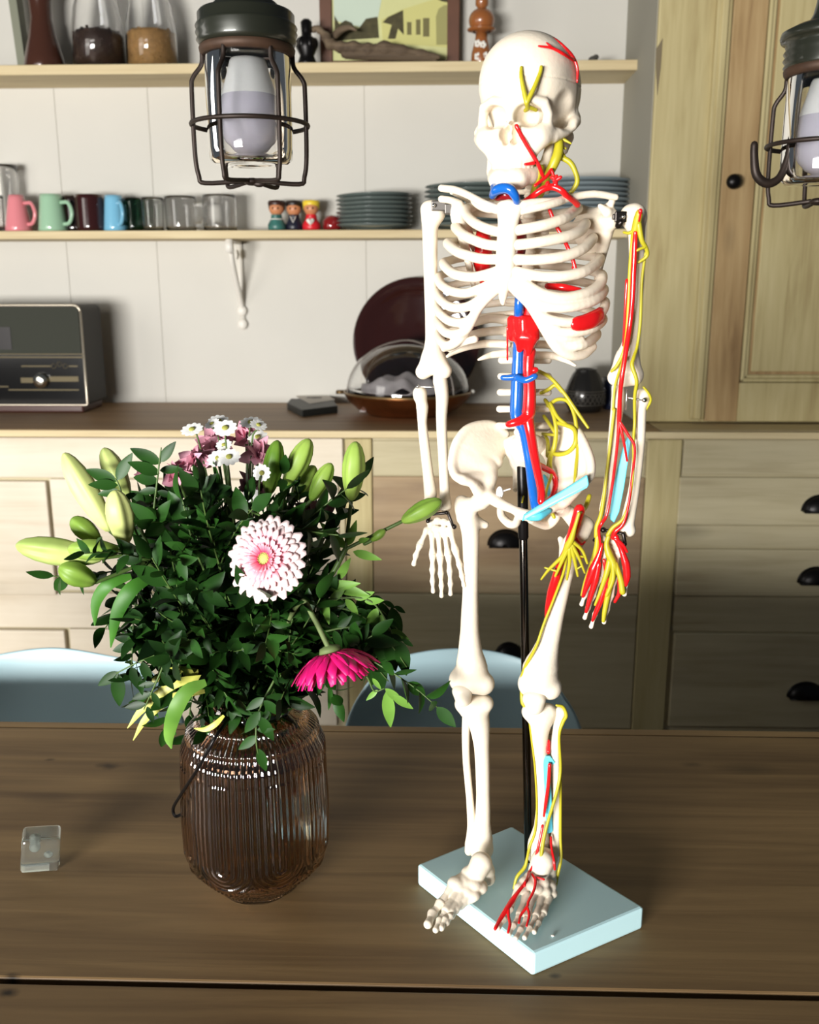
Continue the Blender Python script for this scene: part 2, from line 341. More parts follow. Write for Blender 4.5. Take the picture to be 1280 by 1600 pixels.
# ---------------- worktop and base cabinets
b = MB(); b.box((-3.1, YC, 0.963), (xR-0.002, YW-0.001, ZC)); o = b.build('worktop', M_counter, smooth=False, bevel=0.004)
tag(o, 'long dark brown wooden worktop below the shelves', 'worktop')
b = MB(); b.box((-3.1, YC-0.006, 0.965), (2.2, YC+0.0, ZC-0.001)); e = b.build('edge_strip', M_shelf, o, smooth=False, bevel=0.002, label='pale front edge strip')
def fx(px, py=840): return at(px, py, YF).x
def fz(py, px=640): return at(px, py, YF).z
def cup_handle(parent, px, py, w=0.094, Y=YF):
    c = at(px, py, Y-0.012); m = MB(); n = 18; V = []; Fc = []
    for j in range(7):
        t = j/6*PI/2
        for i in range(n+1):
            a = PI*i/n; V.append((c.x+w/2*math.cos(a)*math.sin(t+.001) if j else c.x, Y-0.013-0.026*math.cos(t)*1.0, c.z-0.018+0.042*math.sin(a)*math.sin(t)))
    for j in range(6):
        for i in range(n): Fc.append([j*(n+1)+i, j*(n+1)+i+1, (j+1)*(n+1)+i+1, (j+1)*(n+1)+i])
    m.add(V, Fc); m.prism([(c.x+w/2*1.06*math.cos(a), Y-0.013, c.z-0.018+0.045*math.sin(a)) for a in [PI*k/16 for k in range(17)]], (0, 0.004, 0))
    m.box((c.x-w/2, Y-0.036, c.z-0.021), (c.x+w/2, Y-0.011, c.z-0.016))
    o = m.build('handle', M_iron, parent, smooth=True, label='black cup-shaped handle'); s = o.modifiers.new('solid', 'SOLIDIFY'); s.thickness = 0.002; return o
def cabinet(name, label, x0, x1, m):
    t = thing(name, label, 'cabinet', ((x0+x1)/2, YF+0.2, 0)); q = MB()
    q.box((x0+.001, YF, 0.0), (x1-.001, YW-0.002, 0.9625)); return t, q
# left cabinet
x0, x1 = -3.0, fx(541)
t, q = cabinet('base_cabinet', 'whitewashed left base cabinet with framed door panels, behind the flowers', x0, x1, M_cab)
q.build('carcass', M_cab, t, smooth=False)
def panel(parent, name, xa, xb, za, zb, m, raised=0.012, edge=True, **k):
    g = MB(); g.box((xa, YF-raised, za), (xb, YF+0.002, zb)); return g.build(name, m, parent, smooth=False, bevel=0.003, **k)
M_cabL = wood('pale whitewashed pine', (208, 197, 176), (196, 183, 160), (176, 159, 132), 'X', 5, 9, 0.6, knots=0.3, kscale=2.0, wash=(226, 217, 200), washamt=0.4, bumps=0.12, seed=4.4)
panel(t, 'rail', -2.9, x1-0.004, fz(748), 0.960, M_cabL, 0.010)
xe = at(84, 840, YF).x
panel(t, 'door', xe-0.50, xe, fz(926, 60), fz(750, 60), M_cabL, 0.022)
panel(t, 'door', xe-1.06, xe-0.56, fz(926, 60), fz(750, 60), M_cabL, 0.022)
panel(t, 'door', xe+0.006, at(531, 880, YF).x, fz(925), fz(750), M_cabL, 0.010)
panel(t, 'rail', -2.9, x1-0.004, fz(984), fz(929), M_cabL, 0.012)
xe2 = at(106, 1000, YF).x
panel(t, 'drawer', xe2-0.6, xe2, 0.10, fz(987), M_cabL, 0.022)
panel(t, 'drawer', xe2+0.01, at(525, 1010, YF).x, 0.10, fz(986), M_cabL, 0.010)
panel(t, 'stile', at(532, 840, YF).x, x1-0.001, 0.06, fz(752), M_cab, 0.008)
# centre cabinet
x0, x1 = fx(541), fx(1057)
t, q = cabinet('base_cabinet', 'middle base cabinet of streaky brown pine planks behind the skeleton', x0, x1, M_cab); q.build('carcass', M_cab, t, smooth=False)
a, c_ = fx(584), fx(1002)
panel(t, 'rail', a, c_, fz(743), fz(688), M_cab, 0.004)
for nm, y0, y1 in (('drawer', 744, 925), ('drawer', 927, 1133)):
    d = panel(t, nm, a, c_, fz(y1), fz(y0), M_cabB if y0 == 744 else M_cab, 0.008)
    if y0 == 744: cup_handle(d, 790, 842)
    else: cup_handle(d, 795, 1018, 0.075)
panel(t, 'panel', a, c_, 0.08, fz(1137), M_cab, 0.006)
panel(t, 'stile', x0+0.002, a-0.002, 0.06, 0.960, M_cabV, 0.010)
panel(t, 'stile', c_+0.002, x1-0.002, 0.06, 0.960, M_cabV, 0.010)
# right cabinet
x0, x1 = fx(1057), 2.2
t, q = cabinet('base_cabinet', 'right base cabinet of pale pine with black cup handles', x0, x1, M_cab); q.build('carcass', M_cab, t, smooth=False)
panel(t, 'rail', x0+.003, x1, fz(742, 1200), 0.960, M_cab, 0.006)
xk = [fx(1059, 780), fx(1056, 890), fx(1048, 1060)]
for k, (y0, y1, hx, hy) in enumerate(((745, 819, 1283, 786), (857, 930, 1276, 898), (989, 1134, 1259, 1077))):
    d = panel(t, 'drawer', xk[k], x1-0.3, fz(y1, 1200), fz(y0, 1200), M_cab, 0.012)
    cup_handle(d, hx, hy+2, 0.098)
panel(t, 'rail', xk[0], x1-.3, fz(855, 1200), fz(821, 1200), M_cab, 0.005)
panel(t, 'rail', xk[1], x1-.3, fz(987, 1200), fz(932, 1200), M_cab, 0.005)

# ---------------- tall cupboard on the right (stands on the worktop level)
xs_ = at(1015, 300, YT).x
t = thing('tall_cupboard', 'tall yellowish pine cupboard with panelled door and round black knob', 'cupboard', (1.2, 2.95, ZC))
q = MB(); q.box((xs_, YT, ZC+.002), (2.2, YW-0.002, 2.85)); q.build('carcass', M_cabV, t, smooth=False, bevel=0.004)
q = MB(); q.box((xs_-0.003, YT+0.012, ZC+.002), (xs_-0.0002, YW-0.002, 2.84)); q.build('shaded_side_panel', mat('grey shade-toned painted side', (150, 146, 132), rough=0.7), t, smooth=False, label='grey shade-toned painted side of the cupboard')  # thin sheet on the carcass; shade is mixed into its grey paint colour
q = MB(); q.box((xR, YF, ZC-0.024), (2.2, YW, ZC-0.0005)); q.build('base_board', M_shelf, t, smooth=False, bevel=0.003)
X = lambda px, py=330: at(px, py, YT).x
q = MB()
for pa, pb, dd in ((1097, 1121, 0.018), (1104, 1115, 0.024)):
    q.box((X(pa), YT-dd, ZC+0.012), (X(pb), YT, 2.84))
q.build('moulding', M_cabV, t, smooth=False, bevel=0.005, bseg=3)
q = MB(); zb = at(1110, 657, YT).z; zp = at(1200, 597, YT).z
q.box((X(1122), YT-0.014, zb), (X(1174), YT, 2.84)); q.box((X(1174), YT-0.014, zb), (2.1, YT, zp)); q.box((X(1174), YT-0.004, zp), (2.1, YT, 2.84))
d = q.build('door', [M_cabS], t, smooth=False, bevel=0.003)
q = MB(); q.box((X(1174), YT-0.019, zb), (2.1, YT-0.0005, zp)); q.build('door_rail', M_cabV, d, smooth=False, bevel=0.003)
q = MB()
for k, dd in ((0, 0.016), (1, 0.011)):
    o_ = 0.010*k; xa = X(1175)+o_+.001; za = zp+o_+.001
    q.box((xa, YT-dd, za), (xa+0.011, YT-0.001, 2.84)); q.box((xa, YT-dd, za), (2.1, YT-0.001, za+0.011))
q.build('panel_moulding', M_cabV, d, smooth=False, bevel=0.004, bseg=3)
q = MB(); q.box((X(1175)+0.03, YT-0.009, zp+0.03), (2.1, YT-0.001, 2.84)); q.build('panel', M_cabV, d, smooth=False, bevel=0.003)
q = MB(); k = at(1146, 284, YT-0.03); q.lathe([(0.0, -0.02), (0.012, -0.019), (0.019, -0.012), (0.020, -0.004), (0.014, 0.004), (0.009, 0.010), (0.010, 0.022)][::1], 24, k, Matrix.Rotation(-PI/2, 3, 'X')); q.build('knob', M_iron, d, label='round black knob')
# split in the wood of the corner post
q = MB(); p = at(1029, 105, YT-0.0015); q.prism([p+Vector((0.001, 0, -0.070)), p+Vector((0.006, 0, 0.0)), p+Vector((0.007, 0, 0.070)), p+Vector((-0.008, 0, 0.045)), p+Vector((-0.006, 0, 0.0))], (0, 0.003, 0)); q.build('split', mat('weathered split', (120, 108, 84), rough=0.9), t, smooth=False, label='dark split in the corner of the post')

# ---------------- shelves
S1Z0, S1Z1, S1Y = at(300, 115, 3.0).z, at(300, 99, 3.0).z, 3.0
S2Z0, S2Z1, S2Y = at(300, 373, 3.02).z, at(300, 360, 3.02).z, 3.02
q = MB(); q.box((-3.1, S1Y, S1Z0), (at(1010, 96, 3.0).x, YW-0.001, S1Z1)); s1 = q.build('wall_shelf', M_shelf, smooth=False, bevel=0.002)
tag(s1, 'upper pale wooden wall shelf holding the picture and storage jars', 'shelf')
q = MB(); q.box((-3.1, S2Y, S2Z0), (xR-0.004, YW-0.001, S2Z1)); s2 = q.build('wall_shelf', M_shelf, smooth=False, bevel=0.002)
tag(s2, 'lower pale wooden wall shelf holding mugs, dolls and plates', 'shelf')
# iron shelf bracket
t = thing('shelf_bracket', 'white painted ornate iron bracket under the lower shelf', 'bracket', at(376, 440, YW-.01))
def W3(px, py, Y): return at(px, py, Y)
q = MB(); xb = at(377, 440, YW).x; zt, zl = S2Z0-0.001, at(377, 512, YW).z
q.box((xb-0.009, YW-0.008, zl+.01), (xb+0.009, YW-0.001, zt)); q.box((xb-0.009, S2Y+0.015, zt-0.010), (xb+0.009, YW-0.002, zt)); q.box((xb-0.011, S2Y+0.012, zt-0.040), (xb+0.011, S2Y+0.034, zt-0.004))
for zz in (zl+0.012, zl+0.055): q.ell((xb, YW-0.008, zz), (0.017, 0.010, 0.018), 14, 8)
q.build('wall_strip', M_white, t, smooth=True)
q = MB()
pa = [Vector((xb, S2Y+0.035, zt-0.015)), Vector((xb, S2Y+0.05, zt-0.06)), Vector((xb, S2Y+0.09, zt-0.11)), Vector((xb, YW-0.02, zt-0.19)), Vector((xb, YW-0.008, zl+0.06))]
q.tube(smooth_path(pa, 6), 0.009, 8)
q.tube([Vector((xb, S2Y+0.035+0.016*math.cos(a)*(1-a/12), zt-0.030+0.016*math.sin(a)*(1-a/12))) for a in [k*0.4 for k in range(22)]], 0.004, 8)
q.tube([Vector((xb, YW-0.045+0.016*math.cos(a)*(1-a/12), zt-0.045+0.016*math.sin(a)*(1-a/12))) for a in [k*0.4 for k in range(22)]], 0.0035, 8)
q.build('scroll', M_white, t)
# ---------------- table
YB = 1.283
t = thing('dining_table', 'weathered brown wooden table with a dark gap between planks', 'table', (0, 0.85, 0))
q = MB(); zt = 0.75; yj = at(400, 1463, .7495).y; y2 = 1.262
yy = [0.30, 0.52, yj, 1.03+0.0, y2, YB]; yy = [0.30, 0.545, yj, y2, YB]
for i in range(len(yy)-1):
    g = 0.0035 if abs(yy[i]-yj) < .01 else 0.0006; g2 = 0.0035 if abs(yy[i+1]-yj) < .01 else 0.0006
    q.box((-1.25, yy[i]+g, zt-0.035), (1.15, yy[i+1]-g2, zt-(0.0005 if i == 3 else 0)))
top = q.build('tabletop', M_table, t, smooth=False, bevel=0.0025)
q = MB(); q.box((-1.2, 0.33, zt-0.045), (1.1, YB-.02, zt-0.0352)); q.box((-1.15, 0.38, zt-0.12), (1.05, 0.40, zt-0.045)); q.box((-1.15, YB-0.1, zt-0.12), (1.05, YB-0.08, zt-0.045)); q.build('apron', M_gap, t, smooth=False)
q = MB(); q.box((-0.90, 0.76, 0.02), (1.04, 0.785, zt-0.046)); q.box((-0.92, 0.70, 0.0), (1.06, 0.84, 0.03)); q.build('light_blocking_panel', M_table, t, smooth=False, bevel=0.003)  # unseen panel and foot, added to stop light passing beneath the table
for x in (-1.14, 0.99):
    for y in (0.38, YB-0.14):
        q = MB(); q.box((x, y, 0.0), (x+0.07, y+0.07, zt-0.046)); q.build('leg', M_table, t, smooth=False, bevel=0.004)
# ---------------- chairs beyond the table
M_chair = mat('pale blue plastic', (176, 205, 212), rough=0.42, var=0.03, vscale=8)
def chair(cx, wid, label, Y0=1.50, hs=1.0, prof=None):
    t = thing('shell_chair', label, 'chair', (cx, Y0+0.0, 0)); nu, nv = 36, 26; V = []
    for j in range(nv):
        v = j/(nv-1)
        for i in range(nu):
            u = -1+2*i/(nu-1)
            # v: 0 seat front .. 1 backrest top ; the chair faces the table (towards -y)
            if v < 0.5: s = v/0.5; y = Y0-0.40+0.36*s; z = 0.455-0.03*math.sin(s*PI)+0.02*s; w = wid*(0.88+0.08*s)
            else: s = (v-0.5)/0.5; ang = s*1.25; y = Y0-0.04+0.07*math.sin(ang*1.2)+0.015*s; z = 0.475+(0.752-0.475+0.0)*s**1.15; w = wid*(0.96+0.1*math.sin(s*PI)-0.12*s**3)
            side = abs(u)**2.6; z += 0.05*side*(1-v)*1.6*(v > 0.0); y -= 0.075*side*max(0, v-0.35)
            if v > 0.5: z += (prof(u) if prof else 0)*((v-0.5)/0.5)**2-0.05*abs(u)**7*((v-.5)/.5)**3
            V.append((cx+u*w/2, y, z))
    Fc = [[j*nu+i, j*nu+i+1, (j+1)*nu+i+1, (j+1)*nu+i] for j in range(nv-1) for i in range(nu-1)]
    o = link('seat_shell', V, Fc, M_chair, t); m = o.modifiers.new('s', 'SOLIDIFY'); m.thickness = 0.006; m = o.modifiers.new('v', 'SUBSURF'); m.levels = m.render_levels = 1
    for sx in (-1, 1):
        for sy in (-0.33, -0.02):
            q = MB(); q.tube([Vector((cx+sx*0.13, Y0+sy, 0.445)), Vector((cx+sx*0.20, Y0+sy+(0.03 if sy > -.1 else -0.03), 0.012))], 0.011, 10); q.build('leg', M_white, t)
    return t
xa, xb_ = at(545, 1090, 1.52).x, at(905, 1090, 1.52).x
chair((xa+xb_)/2, abs(xb_-xa)*1.0, 'pale blue plastic shell chair behind the skeleton legs', 1.50, prof=lambda u: 0.010+0.006*math.cos(u*3.3)-0.012*max(0, u)**2)
xa, xb_ = at(-95, 1090, 1.52).x, at(290, 1090, 1.52).x
chair((xa+xb_)/2, abs(xb_-xa), 'pale blue plastic shell chair at the left edge of the photo', 1.50, prof=lambda u: 0.004+0.005*math.cos(u*5+0.4)-0.004*u)

# ---------------- radio
t = thing('radio', 'dark vintage style radio with a round silver knob', 'radio', (at(0, 640, 2.95).x, 3.0, ZC))
xr = at(131, 560, 2.93).x; zl, zh = ZC+0.004, at(60, 477, 2.93).z; xl = xr-0.42; yr = 2.93
def rrect(x0, x1, z0, z1, r, y, n=6, top=True):
    P = []
    for (cx, cz, a0, rr) in ((x1-r, z1-r, 0, r), (x0+r, z1-r, PI/2, r), (x0+.006, z0+.006, PI, .006), (x1-.006, z0+.006, 1.5*PI, .006)):
        P += [Vector((cx+rr*math.cos(a0+PI/2*k/n), y, cz+rr*math.sin(a0+PI/2*k/n))) for k in range(n+1)]
    return P
q = MB(); q.prism(rrect(xl, xr, zl+0.02, zh, 0.02, yr+0.008), (0, 0.17, 0)); q.build('case', mat('dark walnut case', (30, 26, 20), rough=0.6), t, bevel=0.002, smooth=False)
q = MB(); P = rrect(xl, xr, zl+.02, zh, 0.02, yr); q.tube([p for p in P]+[P[0]], 0.0035, 8, caps=False); q.build('trim_frame', mat('brushed silver trim', (196, 186, 168), rough=0.3, metal=0.7), t)
zm = at(60, 552, yr).z
q = MB(); q.box((xl+.006, yr-0.001, zm), (xr-.006, yr+0.009, zh-.006)); q.build('speaker_cloth', mat('grey speaker cloth', (50, 52, 44), rough=0.9, bump=0.6, bscale=900), t, smooth=False)
q = MB(); q.box((at(-40, 500, yr).x, yr-0.003, at(0, 546, yr).z), (at(15, 500, yr).x, yr, at(0, 511, yr).z)); q.build('badge', M_iron, t, smooth=False)
q = MB(); q.box((xl+.004, yr-0.003, zl+.024), (xr-.003, yr+0.008, zm-.001)); dial = q.build('dial_plate', mat('black dial glass', (14, 13, 12), rough=0.12, coat=0.5), t, smooth=False)
M_gold = mat('gold print', (72, 64, 44), rough=0.5, metal=0.6)
q = MB()
for (a, bb, y0, y1) in ((-60, 131, 552.5, 554), (-60, 131, 557, 559), (34, 80, 571, 573), (108, 122, 571, 573), (33, 52, 590, 598), (78, 123, 588, 596), (14, 124, 608, 610), (-60, 14, 603, 605)):
    q.box((at(a, y0, yr).x, yr-0.0042, at(60, y1, yr).z), (at(bb, y0, yr).x, yr-0.003, at(60, y0, yr).z))
for cx in (84, 93, 102): c0 = at(cx, 572-(3 if cx == 93 else 0), yr-0.003); q.tube([c0+Vector((0.007*math.cos(a), 0, 0.007*math.sin(a))) for a in [k*PI/8 for k in range(17)]], 0.001, 6)
q.build('dial_marks', M_gold, dial, smooth=False)
q = MB(); k0 = at(63, 595, yr-0.016); q.lathe([(0.001, -0.010), (0.010, -0.009), (0.020, -0.006), (0.023, 0.0), (0.024, 0.012)], 28, k0, Matrix.Rotation(-PI/2, 3, 'X')); q.build('knob', mat('spun silver knob', (225, 222, 210), rough=0.18, metal=1.0), t, label='round silver tuning knob')
q = MB(); q.box((xl+.02, yr-0.004, ZC), (xr-0.012, yr+0.17, ZC+0.026)); q.build('plinth', mat('reddish brown plinth', (66, 38, 32), rough=0.3), t, smooth=False, bevel=0.006)

# ---------------- black box and paper
q = MB(); P = [atz(449, 634, ZC), atz(473, 646, ZC), atz(527, 641, ZC), atz(527, 630, ZC), atz(505, 622, ZC), atz(452, 624, ZC)]
P = [atz(449, 640, ZC), atz(473, 652, ZC), atz(528, 645, ZC), atz(520, 634, ZC), atz(455, 633, ZC)]
q.prism(P[::-1], (0, 0, 0.022)); o = q.build('flat_box', mat('matt black box', (26, 28, 26), rough=0.5), smooth=False, bevel=0.002); tag(o, 'small flat black box on the worktop under a scrap of paper', 'box')
q = MB(); pz = ZC+0.023; P = [atz(462, 619, pz), atz(484, 631, pz), atz(524, 625, pz), atz(506, 613, pz)]
q.prism(P[::-1], (0, 0, 0.0006)); o = q.build('paper_slip', mat('grey white paper', (206, 200, 192), rough=0.8), smooth=False); tag(o, 'crumpled white paper slip with grey writing on the black box', 'paper')
q = MB(); cc = sum(P, Vector())/4
for k in range(3): q.tube(smooth_path([cc+Vector((-0.03+0.012*i, 0.004*math.sin(i*2.2+k)-0.012+0.009*k, 0.0012)) for i in range(5)], 4), 0.0012, 5)
q.build('writing', mat('grey ink', (90, 88, 86), rough=0.8), o)

# ---------------- copper pan with glass dome
t = thing('glass_domed_dish', 'round copper dish under a clear glass dome', 'dish', at(637, 650, 2.88))
cx, cy = at(637, 615, 2.93).x, 2.93; R_ = 98*mpp(Vector((cx, cy, ZC)))
q = MB(); q.lathe([(0.001, 0), (R_*0.62, 0), (R_*0.66, 0.006), (R_*0.80, 0.018), (R_*0.95, 0.045), (R_, 0.062), (R_*1.015, 0.066), (R_*0.99, 0.068), (R_*0.93, 0.048), (R_*0.78, 0.022), (0.001, 0.014)], 56, (cx, cy, ZC)); q.build('dish', mat('worn copper', (150, 92, 52), rough=0.28, metal=0.9, var=0.35, vscale=18), t)
q = MB(); q.tube([Vector((cx+R_*math.cos(a), cy+R_*math.sin(a), ZC+0.068)) for a in [2*PI*k/56 for k in range(56)]], 0.004, 8, closed=True)
q.box((cx-R_*1.13, cy-0.02, ZC+0.062), (cx-R_*1.0, cy+0.02, ZC+0.071)); q.build('rim_band', mat('aged brass band', (128, 104, 70), rough=0.35, metal=0.8), t)
q = MB(); prof = [(R_*0.97*math.cos(a), 0.072+0.150*math.sin(a)) for a in [k*PI/2/14 for k in range(14)]]+[(0.001, 0.222)]
prof += [(max(0.001, r-0.004), z-0.004) for r, z in prof[::-1]]; prof.append(prof[0])
q.lathe(prof, 56, (cx, cy, ZC)); q.build('dome', M_glass, t)
q = MB()
for sgn in (-0.35, 0.75):
    q.tube([Vector((cx+R_*0.985*math.cos(a)*math.cos(sgn), cy-R_*0.985*math.cos(a)*math.sin(sgn), ZC+0.071+0.152*math.sin(a))) for a in [k*PI/20 for k in range(0, 21)]], 0.0022, 6)
q.build('dome_seam', mat('smoky seam', (120, 112, 104), rough=0.3), t)
q = MB(); q.ell((cx+R_*1.03, cy-0.02, ZC+0.07), 0.006, 12, 8); q.build('catch', M_white, t)
# folded cloth inside
V = []; n = 28
for j in range(n):
    for i in range(n):
        u, v = -1+2*i/(n-1), -1+2*j/(n-1); rr = max(0, 1-u*u*v*v-0.3*(u*u+v*v)); V.append((cx-0.02+u*R_*0.62, cy+v*R_*0.5, ZC+0.02+0.12*rr*(0.8+0.12*math.sin(7*u+3*v)*math.cos(3*u-4*v))))
o = link('folded_cloth', V, [[j*n+i, j*n+i+1, (j+1)*n+i+1, (j+1)*n+i] for j in range(n-1) for i in range(n-1)], mat('pale grey cloth', (176, 170, 170), rough=0.8, bump=0.5, bscale=120)); m = o.modifiers.new('s', 'SOLIDIFY'); m.thickness = 0.002
tag(o, 'pale crumpled wrapping inside the glass dome', 'wrapping')
# leaning platter
R2 = 99*mpp(at(650, 527, 3.12)); c0 = at(651, 527, 3.13); tilt = Matrix.Rotation(-PI/2-0.16, 3, 'X')
q = MB(); prof = [(0.001, 0.0), (R2*0.66, 0.0), (R2*0.82, -0.010), (R2*0.97, -0.022), (R2, -0.020), (R2*0.99, -0.014), (R2*0.84, 0.0), (R2*0.66, 0.012), (0.001, 0.012)]
c0.z = ZC+R2*math.cos(0.16)+0.004; q.lathe([(r, -z) for r, z in prof][::-1], 64, c0, Matrix.Rotation(PI/2-0.16, 3, 'X')); o = q.build('platter', mat('dark aubergine glaze', (44, 18, 16), rough=0.1, coat=0.8))
tag(o, 'large dark brown glazed round platter leaning on the wall', 'platter')
# ---------------- patterned jar + mug
jx = at(915, 600, 3.0).x; mp = mpp(Vector((jx, 3.0, ZC))); J = lambda py: (at(915, py, 3.0).z)
prof = [(20, 0), (24, .4), (28, 8), (31, 20), (31, 32), (29, 40), (25, 50), (20, 62), (16, 68), (17, 71), (13, 71), (13, 60)]
q = MB(); q.lathe([(0.001, 0)]+[(r*mp, z*mp*0.93) for r, z in prof], 72, (jx, 3.0, ZC), fn=lambda r, z, a: r*(1+(0.035*max(0, math.cos(18*a)) if 38*mp < z < 62*mp else 0)))
M_jar = mat('blackish bronze glaze', (40, 38, 36), rough=0.25, metal=0.35, coat=0.5)
o = q.build('patterned_jar', M_jar); tag(o, 'dark round jar with fluted neck and a lattice band', 'jar')
q = MB()
for k in range(26):
    for dz in (0, 1):
        a0 = 2*PI*k/26; P = [Vector((jx+31.4*mp*math.cos(a0+s*(2*PI/26)*(1 if dz else -1)), 3.0+31.4*mp*math.sin(a0+s*(2*PI/26)*(1 if dz else -1)), ZC+(15+14*s)*mp*0.93)) for s in (0, .33, .66, 1)]; q.tube(P, 0.0008, 5)
for z in (13, 31, 35): q.tube([Vector((jx+31.3*mp*math.cos(a), 3.0+31.3*mp*math.sin(a), ZC+z*mp*.93)) for a in [2*PI*k/48 for k in range(48)]], 0.0013, 6, closed=True)
q.build('lattice_band', mat('pewter relief', (96, 92, 84), rough=0.4, metal=0.4), o)
def mug(name, px, pyb, Y, z, w_px, h_px, m, label, cat='mug', hang=None, taper=0.8, fl=0.0, glass=False, group=None, bulge=0.0):
    c = at(px, pyb, Y); c.z = z; s = mpp(c); r = w_px/2*s; h = h_px*s; t = thing(name, label, cat, c, group); th = 0.0025
    prof = [(0.001, 0), (r*0.92, 0), (r, 0.004)]+[(r*((1-k/8)+taper*(k/8))+bulge*r*math.sin(PI*k/8), 0.004+(h-0.004)*k/8) for k in range(1, 9)]
    inn = [(max(0.001, rr-th), max(z_, 0.005)) for rr, z_ in prof[::-1]]
    q = MB(); q.lathe(prof+inn, 32, c); q.build('body', m, t)
    if hang is not None:
        d = Vector((math.cos(hang), math.sin(hang), 0)); q = MB(); rm = r*(1+taper)/2
        P = [c+d*(rm*0.98)+Vector((0, 0, h*0.78)), c+d*(rm+h*0.22)+Vector((0, 0, h*0.76)), c+d*(rm+h*0.33)+Vector((0, 0, h*0.5)), c+d*(rm+h*0.22)+Vector((0, 0, h*0.24)), c+d*(rm*1.02)+Vector((0, 0, h*0.2))]
        q.tube(smooth_path(P, 6), h*0.055, 10); q.build('handle', m, t)
    return t
mug('mug', 957, 622, 3.06, ZC, 34, 48, glaze('dark blue glaze', (30, 36, 58)), 'dark blue mug behind the patterned jar', hang=-0.3, taper=1.0)
# ---------------- lower shelf things
z2 = S2Z1; Ym = 3.09
mug('mug', 30, 360, Ym, z2, 42, 55, glaze('pink glaze', (214, 130, 136)), 'pink mug on the lower shelf, leftmost', hang=-0.35, taper=0.55)
mug('mug', 84, 360, Ym, z2, 46, 56, glaze('mint glaze', (150, 186, 156)), 'mint green mug between the pink and the dark brown mugs', hang=-0.35, taper=0.72)
mug('mug', 118, 360, 3.13, z2, 38, 54, glaze('black brown glaze', (34, 24, 22)), 'nearly black mug tucked behind the mint green mug', taper=0.9)
mug('mug', 143, 360, Ym, z2, 44, 55, glaze('aubergine glaze', (50, 22, 22)), 'dark brown mug beside the light blue mug', taper=1.0)
mug('mug', 181, 360, Ym, z2, 36, 54, glaze('light blue glaze', (118, 178, 206)), 'light blue mug beside the dark brown mug', hang=-0.9, taper=0.75)
mug('tumbler', 211, 360, Ym, z2, 28, 50, M_glassg, 'green tinted tumbler beside the light blue mug', 'glass', taper=1.1)
mug('glass_mug', 240, 360, 3.07, z2, 32, 50, M_glass, 'small clear glass cup right of the green tumbler', 'glass', taper=1.1)
mug('glass_mug', 284, 360, Ym, z2, 46, 52, M_glass, 'clear glass mug with its handle at the right, below the cage lamp', 'glass', hang=-0.2, taper=1.08)
mug('glass_mug', 345, 360, Ym, z2, 52, 54, M_glass, 'clear glass mug nearest the painted dolls', 'glass', hang=PI-0.3, taper=1.0)
mug('tall_glass', 14, 360, 3.14, z2, 36, 100, M_glass, 'tall clear glass behind the pink mug', 'glass', taper=1.15)
mug('tall_glass', -6, 360, 3.08, z2, 26, 54, M_glass, 'small clear glass cut by the left edge of the photo', 'glass', taper=1.15)
def doll(px, body, hair, label, deco=None, s=1.0, Y=3.10):
    c = at(px, 358, Y); c.z = z2; m = mpp(c)*s; t = thing('wooden_doll', label, 'doll', c)
    q = MB(); q.lathe([(0.001, 0), (12*m, 0), (14*m, 4*m), (14*m, 10*m), (10*m, 17*m), (8*m, 23*m), (9.5*m, 24*m), (5*m, 26*m), (0.001, 27*m)], 28, c); bd = q.build('body', body, t)
    q = MB(); q.ell(c+Vector((0, 0, 34*m)), (11.5*m, 11.5*m, 11*m), 24, 14); hd = q.build('head', mat('peg doll face', (196, 132, 92), rough=0.4), t)
    q = MB(); q.ell(c+Vector((0, 3.5*m, 36.5*m)), (13*m, 11.5*m, 11*m), 24, 14); q.lathe([(0.001, 47*m), (12*m, 46*m), (13.5*m, 44*m), (13.5*m, 40*m), (12*m, 36*m)], 24, c+Vector((0, 3*m, 0))); q.build('hair', hair, hd)
    q = MB()
    for sx in (-1, 1): q.ell(c+Vector((sx*4*m, -11*m, 34*m)), (1.3*m, 1*m, 1.6*m), 8, 6)
    q.build('eyes', M_iron, hd)
    if deco: q = MB(); deco(q, c, m); q.build('painted_decoration', M_white, bd)
def heart(q, c, m):
    q.prism([c+Vector((6*m*0.0625*16*math.sin(a)**3*1.0, -13.2*m+0, 14*m+6*m*0.0625*(13*math.cos(a)-5*math.cos(2*a)-2*math.cos(3*a)-math.cos(4*a)))) for a in [2*PI*k/24 for k in range(24)]], (0, -1.2*m, 0))
def collar(q, c, m):
    q.tube([c+Vector((10.6*m*math.cos(a), 10.6*m*math.sin(a), 18*m)) for a in [2*PI*k/24 for k in range(24)]], 0.8*m, 6, closed=True)
def tie(q, c, m):
    q.tube([c+Vector((-4*m, -10*m, 22*m)), c+Vector((0, -12.5*m, 13*m)), c+Vector((4*m, -10*m, 22*m))], 0.8*m, 6)
doll(433, mat('teal dress', (62, 116, 108), rough=0.35, var=0.5, vscale=60), mat('brown hair', (52, 28, 22), rough=0.4), 'painted peg doll with brown hair and a teal dress', collar)
doll(460, mat('navy suit', (30, 32, 46), rough=0.35), mat('dark hair', (34, 24, 20), rough=0.4), 'painted peg doll in a dark suit between two other dolls', tie, 1.0, 3.12)
doll(487, mat('red dress', (206, 34, 44), rough=0.35), mat('yellow hair', (226, 196, 54), rough=0.4), 'painted peg doll with yellow hair and a heart on its red dress', heart)
c = at(519, 358, 3.13); c.z = z2; m = mpp(c); q = MB(); q.lathe([(0.001, 0), (12*m, 0), (15*m, 6*m), (14*m, 16*m), (9*m, 23*m), (0.001, 25*m)], 28, c); o = q.build('red_pot', glaze('dark red glaze', (128, 28, 30))); tag(o, 'small dark red round pot beside the stack of plates', 'pot')
